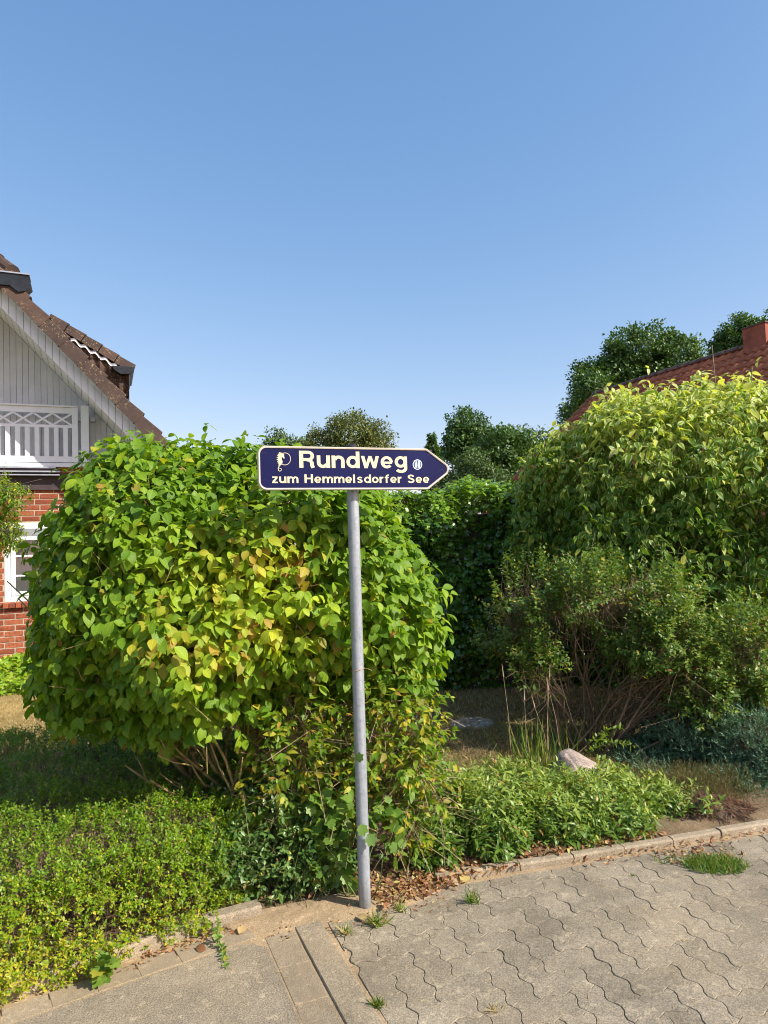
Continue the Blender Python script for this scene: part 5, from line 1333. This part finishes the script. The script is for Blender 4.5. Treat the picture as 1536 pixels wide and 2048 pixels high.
for _ in range(520):
    a = rng.uniform(0, 6.28); r_ = rng.random() ** 0.6 * 0.26; z0 = 0.085 * (1 - (r_ / 0.27) ** 2) * rng.uniform(0.4, 1.0)
    c = np.array((math.cos(a) * r_, math.sin(a) * r_ * 0.6, z0)); dd = nrm(np.array((math.cos(a) + rng.normal() * 0.8, math.sin(a) + rng.normal() * 0.8, -0.45 + rng.normal() * 0.35))); l = rng.uniform(0.04, 0.1)
    p = [c - dd * l, c + (0, 0, 0.006), c + dd * l]; p = [np.maximum(q, (-9, -9, 0.003)) for q in p]
    S.tube([tuple(q) for q in p], [0.0014, 0.0018, 0.001], 3, cap=False)
S.build('dead_stems', M['red_twig'], heap, kind='stuff')
MB().add([(0.25 * math.cos(a) * r_, 0.15 * math.sin(a) * r_, z_) for r_, z_ in ((1, -0.01), (0.6, 0.03), (0.2, 0.05)) for a in np.linspace(0, 6.283, 14)[:-1]],
         [(k * 13 + i, k * 13 + (i + 1) % 13, (k + 1) * 13 + (i + 1) % 13, (k + 1) * 13 + i) for k in range(2) for i in range(13)] + [tuple(range(26, 39))]).build('core', M['bark'], heap, smooth=True)

# ------------------------------------------------------------------ boulder and round stepping slab
bp = at(1166, 1575, 4.75)
M['granite'] = stone_mat('granite_boulder', [(0.25, 0.20, 0.175), (0.44, 0.365, 0.32)], 60, bstr=0.6)
import bmesh
bm = bmesh.new(); bmesh.ops.create_icosphere(bm, subdivisions=4, radius=1.0)
for v_ in bm.verts:
    q = v_.co.copy(); nz = mn.noise(q * 1.3 + Vector((3, 1, 7))) * 0.26 + mn.noise(q * 3.1) * 0.09 + mn.noise(q * 8) * 0.03
    q = q * (1 + nz)
    for pl, dd in ((Vector((0.50, -0.25, 0.80)), 0.50), (Vector((-0.92, -0.15, 0.25)), 0.52), (Vector((-0.35, -0.3, 0.85)), 0.66), (Vector((0.1, -0.92, 0.30)), 0.60), (Vector((0.95, 0.1, 0.1)), 0.88)):
        pl.normalize(); e = q.dot(pl) - dd
        if e > 0: q -= pl * e * 0.96
    v_.co = Vector((q.x * 0.275, q.y * 0.22, q.z * 0.26))
me = bpy.data.meshes.new('boulder'); bm.to_mesh(me); bm.free(); me.polygons.foreach_set('use_smooth', np.ones(len(me.polygons), bool))
bo_ = link('boulder', me, None, M['granite']); bo_.location = (bp[0], bp[1], 0.005); bo_.rotation_euler = (0, 0, 0.1)
setp(bo_, 'pinkish grey boulder half sunk behind the low mound of leaves', 'boulder')
sb = gr(945, 1457)
slab_ = thing('stepping_slab', (sb[0], sb[1], 0.045), 'round flat slab of crazy paving set in the shaded lawn', 'slab')
M['slate'] = stone_mat('slab_stone', [(0.26, 0.24, 0.22), (0.40, 0.37, 0.33)], 80)
def sector(a0, a1, r0, r1, n=6):
    return [(r0 * math.cos(a), r0 * math.sin(a)) for a in np.linspace(a1, a0, n)] + [(r1 * math.cos(a), r1 * math.sin(a)) for a in np.linspace(a0, a1, n)] if r0 > 0 else [(r1 * math.cos(a), r1 * math.sin(a)) for a in np.linspace(a0, a1, n)]
chip_slab(MB(), [(0.20 * math.cos(a), 0.20 * math.sin(a)) for a in np.linspace(0, 6.283, 26)[:-1]], -0.06, 0.006).build('base', M['kerb'], slab_)
ang_ = [0.0, 0.9, 1.7, 2.8, 3.6, 4.5, 5.4, 6.283]
for i in range(7):
    q = sector(ang_[i] + 0.05, ang_[i + 1] - 0.05, 0.075 + 0.02 * (i % 2), 0.185 - 0.008 * (i % 3)); chip_slab(MB(), q, 0.006, 0.013 + 0.002 * (i % 2), 0.003).build('stone', M['slate'], slab_)
chip_slab(MB(), [(0.062 * math.cos(a) * (1 + 0.1 * math.sin(3 * a)), 0.062 * math.sin(a)) for a in np.linspace(0, 6.283, 12)[:-1]], 0.006, 0.014, 0.003).build('stone', M['slate'], slab_)

# ------------------------------------------------------------------ left: climbing plant and ivy bed by the brick wall
cb = np.array((-5.35, 9.55, 0.0))
clm = thing('young_maple_tree', cb, 'pale green finely cut tree branches at the left edge before the brick wall', 'tree')
CE = [ell(-45, 1000, 9.5, 85, 75, 0.5), ell(-20, 1065, 9.5, 65, 55, 0.45), ell(20, 990, 9.4, 38, 38, 0.25), ell(15, 1060, 9.4, 36, 36, 0.25), ell(-90, 1060, 9.6, 80, 110, 0.5)]
P, D = surf(CE, 900, 0.3, 0.7, 0.3, 0.1, 3, None); d, L = shoots(P, D, (0.1, 0.25), 0.1, 0.5)
pos, fr, sc, sid = leaves_on(P, d, L, 4, 0.072, 60, 0.55, 0.9, 0.35)
plant_leaves(clm, T_LANCE, pos, fr, sc, tints(len(pos), sid, 0.12), M['forsythia'])
link('twigs', twig_mesh(P, d, L, 0.003, cb, back=1.8), clm, M['bark'], 'stuff')
limbs(clm, M['bark'], [(wander(cb, at(-60, 1060, 9.55), 7, 0.04), 0.045, 0.025)], 8, 'trunk')
limbs(clm, M['bark'], bush_limbs(at(-60, 1085, 9.55), [at(20, 985, 9.4), at(15, 1060, 9.4), at(-60, 950, 9.5), at(-100, 1000, 9.6)], 0.016, 0.06, 1, 0.15))
ibs = np.array((-4.1, 8.95, 0.0))
ib = thing('ivy_bed', ibs, 'bright green ivy bed at the foot of the brick wall', 'plant')
n = 2300; X = rng.uniform(-6.4, -2.2, n); tq = rng.random(n)
Y = 8.42 + (X + 4.2) * 0.40 + tq * 1.35; Zq = 0.06 + 0.24 * np.sin(np.clip(tq * 1.4 + 0.05, 0, 1) * 1.57) + 0.05 * np.sin(X * 5)
P = np.stack((X, Y, Zq), 1); D = np.tile((0.0, -0.6, 0.8), (n, 1)); d, L = shoots(P, D, (0.08, 0.18), 0.4, 0.5)
pos, fr, sc, sid = leaves_on(P, d, L, 3, 0.075, 60, 0.3, 1.0, 0.35)
plant_leaves(ib, T_IVY, pos, fr, sc, tints(len(pos), sid, 0.1), M['ivy_bright'])

# ------------------------------------------------------------------ lawn, debris, weeds
def blades(name, X, Y, z, h, tint, mat, T=T_HAIR, lean=0.5, wide=1.0, kind='stuff', parent=None, base=None):
    n = len(X); pos = np.stack((X, Y, np.full(n, 0.0) + z), 1)
    dd = np.concatenate((rng.normal(size=(n, 2)) * lean, np.ones((n, 1))), 1)
    fr = frames(dd, rng.normal(size=(n, 3)))
    me = leaf_mesh(name, T, pos, fr, h, tint, np.zeros(3) if base is None else base, wide=np.full(n, wide))
    return link(name, me, parent, mat, kind)
def lawn_sheet(poly, label):
    mbq = MB().slab(poly, 0.02, 0.046); o = mbq.build('lawn', M['lawn'], kind='structure'); o['label'] = label
M['lawn'] = stone_mat('lawn_turf', [(0.25, 0.175, 0.062), (0.40, 0.29, 0.115)], 160, bstr=1.0)
lawn_sheet([(-6.8, 5.2), (-5.0, 4.8), (-1.2, 4.9), (-1.0, 7.6), (-4.0, 8.6), (-6.8, 7.8)], 'straw-coloured lawn left of the bushes')
M['lawn_dark'] = stone_mat('painted_shade_turf', [(0.13, 0.10, 0.04), (0.22, 0.17, 0.07)], 160, bstr=1.0)  # same turf in a darker colour, shade painted in
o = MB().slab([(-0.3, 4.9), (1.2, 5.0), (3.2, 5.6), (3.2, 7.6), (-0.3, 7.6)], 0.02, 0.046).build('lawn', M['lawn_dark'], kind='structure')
n = 52000; X = rng.uniform(-7.0, -0.9, n); Y = rng.uniform(4.4, 8.7, n); k = X > -1.2 * Y + 1.4 - 3
X, Y = X[k], Y[k]; tt = tints(len(X), None, 0.10, 0.15)
setp(blades('dry_lawn_grass', X, Y, 0.044, rng.uniform(0.02, 0.05, len(X)), tt, M['straw'], T_HAIR, 0.9, 1.6), 'short straw-coloured dry lawn in front of the brick house', 'lawn')
n = 36000; X = rng.uniform(-0.6, 3.6, n); Y = rng.uniform(4.7, 7.8, n); tt = tints(n, None, 0.25, 0.35)
setp(blades('shaded_lawn_grass', X, Y, 0.044, rng.uniform(0.025, 0.06, n), tt, M['straw'], T_HAIR, 0.8, 1.4), 'short brownish lawn in the shade between the bushes', 'lawn')
# tall grasses beside the boulder
tgb = gr(1085, 1560)
tg = thing('tall_grass_tuft', (tgb[0], tgb[1], 0.03), 'tuft of tall thin grass stalks to the left of the boulder', 'grass')
n = 120; X = rng.normal(0, 0.12, n); Y = rng.normal(0.1, 0.12, n)
blades('blades', X, Y, 0.0, rng.uniform(0.15, 0.45, n), tints(n, None, 0.12, 0.1), M['grass'], T_BLADE, 0.22, 0.28, parent=tg)
S = MB()
for _ in range(6):
    x, y = rng.normal(0, 0.1), rng.normal(0.1, 0.1); h_ = rng.uniform(0.4, 0.7); lx = rng.normal(0, 0.10)
    S.tube([(x, y, 0), (x + lx * 0.4, y, h_ * 0.6), (x + lx, y, h_)], [0.002, 0.0016, 0.001], 4); S.tube([(x + lx, y, h_), (x + lx * 1.2, y, h_ + 0.09)], [0.005, 0.001], 4)
S.build('stalks', M['dry_twig'], tg, kind='stuff')

def litter(name, pts, size, label, tint=None, zj=0.006, lift=0.0):
    n = len(pts); dd = np.concatenate((rng.normal(size=(n, 2)), rng.normal(size=(n, 1)) * 0.25), 1)
    fr = frames(dd, np.array((0, 0, 1.0)) + rng.normal(size=(n, 3)) * 0.45)
    p = pts.copy(); p[:, 2] += 0.004 + rng.random(n) * zj + lift
    tt = tints(n, None, 0.08) if tint is None else tint
    me = leaf_mesh(name, T_MED, p, fr, size * rng.uniform(0.5, 1.2, n), tt, np.zeros(3))
    o = link(name, me, None, M['deadleaf'], 'stuff'); return setp(o, label, 'leaf litter')
def along(line, n, a, b_, z):
    P_ = np.array(line); sl2 = np.linalg.norm(np.diff(P_, axis=0), axis=1); cm = np.concatenate(([0], np.cumsum(sl2))); s = rng.uniform(0, cm[-1], n)
    i = np.clip(np.searchsorted(cm, s) - 1, 0, len(sl2) - 1); t = ((s - cm[i]) / sl2[i])[:, None]; q = P_[i] * (1 - t) + P_[i + 1] * t
    tg_ = nrm(P_[i + 1] - P_[i]); nn_ = np.stack((-tg_[:, 1], tg_[:, 0]), 1)
    return np.concatenate((q + nn_ * rng.uniform(a, b_, n)[:, None], np.full((n, 1), z)), 1)
litter('fallen_leaves', np.concatenate((along([(-0.12, 3.34), (0.0, 3.40), (0.2, 3.47), (0.62, 3.6)], 620, 0.0, 0.32, 0.035), along([(-0.08, 3.30), (0.06, 3.36), (0.28, 3.48)], 300, -0.05, 0.10, 0.03), along(KL[4:] + [(-0.3, 3.36)], 220, 0.06, 0.3, 0.035), along(KR[:4], 900, 0.05, 0.24, 0.045))), 0.034, 'dry brown leaves fallen between the pole foot and the low mound, behind the kerb')
a = along(KR[2:], 330, -0.10, 0.0, 0.014); b_ = along([(1.35, 3.74), (1.75, 3.80)], 150, -0.14, 0.02, 0.014)
litter('fallen_leaves', np.concatenate((a, b_)), 0.026, 'dry brown leaves gathered in the gutter before the right kerb')
c = np.concatenate((along(KL[3:] + [(-0.35, 3.36)], 200, -0.09, 0.0, 0.008), along([(-0.6, 3.26), (-0.1, 3.42), (0.2, 3.5)], 240, -0.25, 0.0, 0.008)))
litter('fallen_leaves', c, 0.022, 'scattered dry leaf scraps on the sandy path edge near the pole foot')
# scraps of straw and grit over the paving
n = 520; X = rng.uniform(-1.3, 2.4, n); Y = rng.uniform(2.3, 3.75, n); k = Y < np.interp(X, ex, ey) - 0.04
o = blades('straw_scraps', X[k], Y[k], 0.0165, rng.uniform(0.006, 0.035, k.sum()), tints(k.sum(), None, 0.1, 0.5), M['straw'], T_BLADE, 9.0, 0.7)
setp(o, 'thin scraps of straw and dry grass strewn over the paving', 'litter')
# loose pebbles and sand drift in front of the bed by the pole
sd_ = MB(); nx_, ny_ = 34, 14; v, f = [], []
for j in range(ny_ + 1):
    for i in range(nx_ + 1):
        t = i / nx_; x = -0.78 + 1.12 * t; y1 = float(np.interp(x, ex, ey)) + 0.03; wv = 0.30 * math.sin(math.pi * min(1, max(0, t))) ** 0.6 + 0.05 * mn.noise(Vector((x * 7, 0, 0)))
        y = y1 - wv * (1 - j / ny_); e = min(1, (j / ny_) * 2.2)
        v.append((x, y, 0.0035 + e * 0.020 + e * 0.006 * mn.noise(Vector((x * 15, y * 15, 0)))))
for j in range(ny_):
    for i in range(nx_): a = j * (nx_ + 1) + i; f.append((a, a + 1, a + nx_ + 2, a + nx_ + 1))
setp(link('sand_drift', py_mesh('sand_drift', v, f, True), None, M['sand'], 'structure'))

weedlabels = []
def weed(px, py, label, size, n=26, T=T_BLADE, mat=None, tint=(0.1, 0.15), lean=0.8, wide=1.0, name='weed', z=0.012):
    b0 = gr(px, py, z); o = thing(name, b0, label, 'weed', 'weeds growing in the paving joints')
    X, Y = rng.normal(0, size * 0.18, n), rng.normal(0, size * 0.18, n)
    blades('blades', X, Y, 0.0, rng.uniform(size * 0.4, size, n), tints(n, None, *tint), mat or M['grass'], T, lean, wide, parent=o, base=None)
    return o
weed(945, 1805, 'small spiky grass tuft in the paving right of the pole', 0.085, 40, lean=0.55, wide=0.8)
weed(692, 1868, 'reddish dry rosette on the sand left of the pole foot', 0.07, 34, tint=(0.35, 0.5), lean=1.4, wide=1.1)
weed(752, 1848, 'green and straw tuft right at the pole foot', 0.085, 60, tint=(0.35, 0.15), lean=1.0)
weed(800, 1822, 'short grass tuft among brown leaves right of the pole', 0.07, 36, tint=(0.2, 0.2), lean=0.9)
weed(756, 2012, 'dark green tuft in the joint beside the edging strip', 0.05, 60, lean=0.9, wide=1.2)
weed(985, 2022, 'small straw-coloured sprig lying on the pavers', 0.045, 26, mat=M['straw'], lean=1.5)
weed(1265, 1752, 'tiny green seedling in front of the right kerb', 0.03, 14, lean=1.2, wide=1.5)
def leafy_weed(pts, label, size, name='weed', nodes=2, T=T_SMALL, mat='maple', L0=0.03):
    b0 = np.array(pts[0]); o = thing(name, b0, label, 'weed', 'weeds growing in the paving joints')
    m = np.array(pts); limbs(o, M['green_stem'], [([tuple(q) for q in m], 0.0022, 0.0012)], 4, 'stem')
    PP = np.concatenate([m[i] + (m[i+1] - m[i]) * np.linspace(0, 1, 5)[:-1, None] for i in range(len(m) - 1)] ); DD = np.concatenate([np.repeat(nrm(m[i+1] - m[i])[None], 4, 0) for i in range(len(m) - 1)])
    pos, fr, sc, sid = leaves_on(PP, nrm(DD + (0, 0, 0.2)), np.full(len(PP), L0), nodes, size, 70, 0.1, 1.0, 0.3, back=0.5)
    pos[:, 2] = np.maximum(pos[:, 2], 0.016)
    base = np.array(o.location); me = leaf_mesh('leaves', T, pos, fr, sc, tints(len(pos), None, 0.08), base); link('leaves', me, o, M[mat], 'stuff'); return o
q = [gr(438, 1845, 0.05), gr(434, 1868, 0.055), gr(442, 1890, 0.03), gr(448, 1912, 0.02), gr(452, 1938, 0.016)]
leafy_weed(q, 'trailing green runner reaching from the bed over the path', 0.026)
q = [gr(210, 1955, 0.02), gr(208, 1945, 0.05), gr(204, 1935, 0.08), gr(214, 1920, 0.10)]
leafy_weed(q, 'bright lobed weed in front of the clipped hedge foot', 0.055, T=T_MAPLE, nodes=1)
# grass patch in the paving, right
gp = gr(1432, 1732, 0.014)
gpo = thing('grass_clump', gp, 'green grass clump growing out of the paving before the right kerb', 'weed', 'weeds growing in the paving joints')
n = 1500; X = rng.normal(0, 1, n); Y = rng.normal(0, 1, n); k = X ** 2 + Y ** 2 < 3.2; X, Y = X[k], Y[k]
X2 = X * 0.085 + Y * 0.02; Y2 = Y * 0.055 - X * 0.012
blades('blades', X2, Y2, 0.0, rng.uniform(0.02, 0.06, len(X2)), tints(len(X2), None, 0.08, 0.06), M['grass'], T_BLADE, 0.8, 1.1, parent=gpo)
n = 60; blades('runners', rng.uniform(-0.28, -0.08, n), rng.uniform(0.03, 0.12, n), 0.0, rng.uniform(0.02, 0.05, n), tints(n, None, 0.1, 0.1), M['grass'], T_BLADE, 1.0, 1.1, parent=gpo)
# sprouts along the joints to the right
n = 90; g0 = gr(1536, 1750, 0.012)
setp(blades('moss_sprouts', g0[0] + rng.uniform(-0.1, 0.25, n), g0[1] + rng.normal(0, 0.012, n) + 0.01, 0.010, rng.uniform(0.01, 0.025, n), tints(n), M['grass'], T_BLADE, 0.9, 1.4), 'tiny green sprouts in a paver joint at the right edge', 'moss')
# single fallen leaves that stand out
def single_leaf(px, py, size, rot, label, tint, mat='deadleaf', z=0.02, up=(0.1, -0.5, 1)):
    b0 = gr(px, py, z); dd = np.array([(math.cos(rot), math.sin(rot), 0.25)]); fr = frames(dd, np.array([up], float))
    me = leaf_mesh('fallen_leaf', T_BIG, np.zeros((1, 3)), fr, np.array([size]), np.array([tint], float), np.zeros(3), True)
    o = link('fallen_leaf', me, None, M[mat]); o.location = tuple(b0); return setp(o, label, 'leaf', 'single fallen leaves')
single_leaf(924, 1765, 0.085, 1.1, 'large pale yellow leaf standing on the kerb right of the pole', (0.9, 0.6, 0.0))
single_leaf(478, 1868, 0.060, 1.3, 'pale dry leaf beside the trailing runner on the path edge', (1.0, 0.1, 0.0))
single_leaf(412, 1900, 0.05, 2.9, 'curled brown leaf lying at the left kerb', (0.3, 0.0, 0.0), up=(0.5, -0.9, 0.6))
single_leaf(735, 1838, 0.055, 2.5, 'curled pale leaf leaning on the pole foot', (1.0, 0.2, 0.0), z=0.03)

# ------------------------------------------------------------------ trees in the distance
def tree(name, label, base, crown, mat, n, lsize, clump=0.5, per=26, trunk_r=0.2, amp=0.35, freq=0.6, depth=0.3, cat='tree', up=0.3):
    base = np.array((base[0], base[1], 0.0)); o = thing(name, base, label, cat, 'trees beyond the gardens')
    nc_ = n // per
    C, Dn = surf(crown, nc_, depth, 0.8, 0.5, amp, freq)
    C = np.repeat(C, per, 0); Dn = np.repeat(Dn, per, 0)
    pos = C + np.clip(rng.normal(size=C.shape), -1.35, 1.35) * clump * np.array((1, 1, 0.7)) * 0.5
    dd = Dn * 0.5 + rng.normal(size=C.shape) * 0.8 + np.array((0, 0, -0.15))
    upv = Dn * 0.7 + np.array((0, 0, 0.9)) + rng.normal(size=C.shape) * 0.5
    fr = frames(dd, upv); sc = lsize * rng.uniform(0.6, 1.3, len(pos))
    r_ = np.repeat(rng.random(nc_), per) * 0.6 + rng.random(len(pos)) * 0.4
    tt = np.stack((r_, np.zeros(len(pos)), np.zeros(len(pos))), 1)
    me = leaf_mesh('crown', T_QUAD, pos, fr, sc, tt, base); link('crown', me, o, mat, 'stuff')
    cc_ = np.mean([c for c, r in crown], 0); top = max(c[2] for c, r in crown)
    limbs(o, M['bark'], [(wander(base, np.array((cc_[0], cc_[1], top * 0.9)), 8, 0.02), trunk_r, trunk_r * 0.3)], 8, 'trunk')
    S_ = MB()
    for c, r in crown:
        for _ in range(3):
            e = c + r * nrm(rng.normal(size=3)) * 0.75; st = base + (np.array((cc_[0], cc_[1], top)) - base) * rng.uniform(0.35, 0.75)
            S_.tube([tuple(q - base) for q in wander(st, e, 5, 0.06)], [trunk_r * 0.3, trunk_r * .25, trunk_r * .2, trunk_r * .15, trunk_r * .1, trunk_r * .05], 5, cap=False)
    S_.build('limbs', M['bark'], o, True, 'stuff')
    return o
tree('oak_tree', 'large dark green oak rising left of the red roof ridge', at(1290, 900, 45), [ell(1285, 720, 45, 75, 70, 2.6), ell(1225, 745, 45, 55, 58, 2.2), ell(1350, 735, 45, 62, 58, 2.2), ell(1185, 775, 44, 40, 45, 1.6), ell(1285, 800, 45, 110, 70, 3), ell(1160, 830, 44, 35, 32, 1.4), ell(1385, 765, 45, 35, 38, 1.6)], M['oak'], 42000, 0.21, 0.62, 60, 0.35, 0.95, 0.5)
tree('oak_tree', 'dark tree crown showing directly behind the red chimney', at(1485, 900, 50), [ell(1487, 675, 50, 42, 45, 2.0), ell(1455, 700, 50, 32, 35, 1.5), ell(1520, 690, 50, 30, 45, 1.6)], M['oak'], 17000, 0.22, 0.6, 60, 0.3, 0.8, 0.55)
tree('oak_tree', 'dark tree cut by the right picture edge above the chimney', at(1575, 900, 47), [ell(1570, 660, 47, 42, 52, 1.8), ell(1600, 720, 47, 60, 60, 2)], M['oak'], 12000, 0.22, 0.6, 60, 0.3, 0.7, 0.55)
tree('olive_green_tree', 'rounded olive-green tree standing behind the sign board', at(700, 1000, 28), [ell(700, 885, 28, 66, 62, 1.3), ell(650, 900, 28, 48, 48, 1.0), ell(745, 893, 28, 42, 48, 1.0), ell(700, 940, 28, 90, 60, 1.5)], M['olive'], 24000, 0.105, 0.34, 20, 0.12, 0.25, 1.2, 0.28)
tree('pale_small_tree', 'small pale feathery tree peeping over the bush left of the sign', at(560, 1000, 36), [ell(555, 888, 36, 30, 26, 0.8), ell(585, 900, 36, 26, 20, 0.7), ell(610, 905, 36, 28, 20, 0.7)], M['pale_tree'], 4200, 0.13, 0.45, 14, 0.1, 0.3, 1.0, 0.4)
tree('round_tree', 'tall dark round-topped tree right of the sign tip', at(940, 1000, 62), [ell(938, 862, 62, 44, 38, 2), ell(915, 890, 62, 38, 40, 2), ell(960, 900, 62, 45, 48, 2)], M['oak'], 16000, 0.25, 0.7, 50, 0.3, 0.8, 0.5)
tree('broad_tree', 'broad mid-green tree between the round tree and the red roof', at(1020, 1000, 56), [ell(1010, 905, 56, 52, 52, 2.2), ell(1045, 915, 56, 44, 45, 2), ell(975, 930, 56, 45, 45, 2), ell(1030, 955, 56, 62, 40, 2.4)], M['oak'], 19000, 0.25, 0.7, 50, 0.3, 0.8, 0.5)
tree('pale_broad_tree', 'pale grey-green tree low in front of the dark trees', at(945, 1000, 40), [ell(945, 945, 40, 42, 42, 1.3), ell(915, 970, 40, 40, 35, 1.2), ell(985, 970, 40, 45, 35, 1.3)], M['pale_tree'], 12000, 0.16, 0.5, 22, 0.15, 0.35, 0.9)
tree('far_tree', 'hazy far tree top just left of the red roof edge', at(1070, 1000, 85), [ell(1065, 888, 85, 40, 26, 2.4), ell(1100, 905, 85, 40, 30, 2.4), ell(1040, 930, 85, 40, 40, 2.4)], M['pale_tree'], 8000, 0.32, 1.1, 22, 0.3, 0.6, 0.4)
# conifer
cfb = at(868, 1000, 58); cfb = np.array((cfb[0], 58.0, 0))
con = thing('conifer_tree', cfb, 'narrow dark conifer left of the round-topped tree', 'tree', 'trees beyond the gardens')
ctop = at(864, 866, 58)[2]; n = 7000; t = rng.random(n) ** 0.7; a = rng.uniform(0, 6.283, n); rr = (0.12 + 1.9 * t) * (0.55 + 0.45 * rng.random(n)) * (0.75 + 0.25 * np.sin(t * 40))
pos = np.stack((cfb[0] + np.cos(a) * rr, cfb[1] + np.sin(a) * rr, ctop - t * 6.5), 1); dd = np.stack((np.cos(a), np.sin(a), np.full(n, -0.25)), 1) + rng.normal(size=(n, 3)) * 0.3
me = leaf_mesh('crown', T_QUAD, pos, frames(dd, np.tile((0, 0, 1.0), (n, 1)) + rng.normal(size=(n, 3)) * 0.4), rng.uniform(0.2, 0.4, n), tints(n), cfb, wide=np.full(n, 0.5)); link('crown', me, con, M['oak'], 'stuff')
limbs(con, M['bark'], [([cfb, cfb + (0, 0, ctop - 0.3)], 0.25, 0.03)], 8, 'trunk')
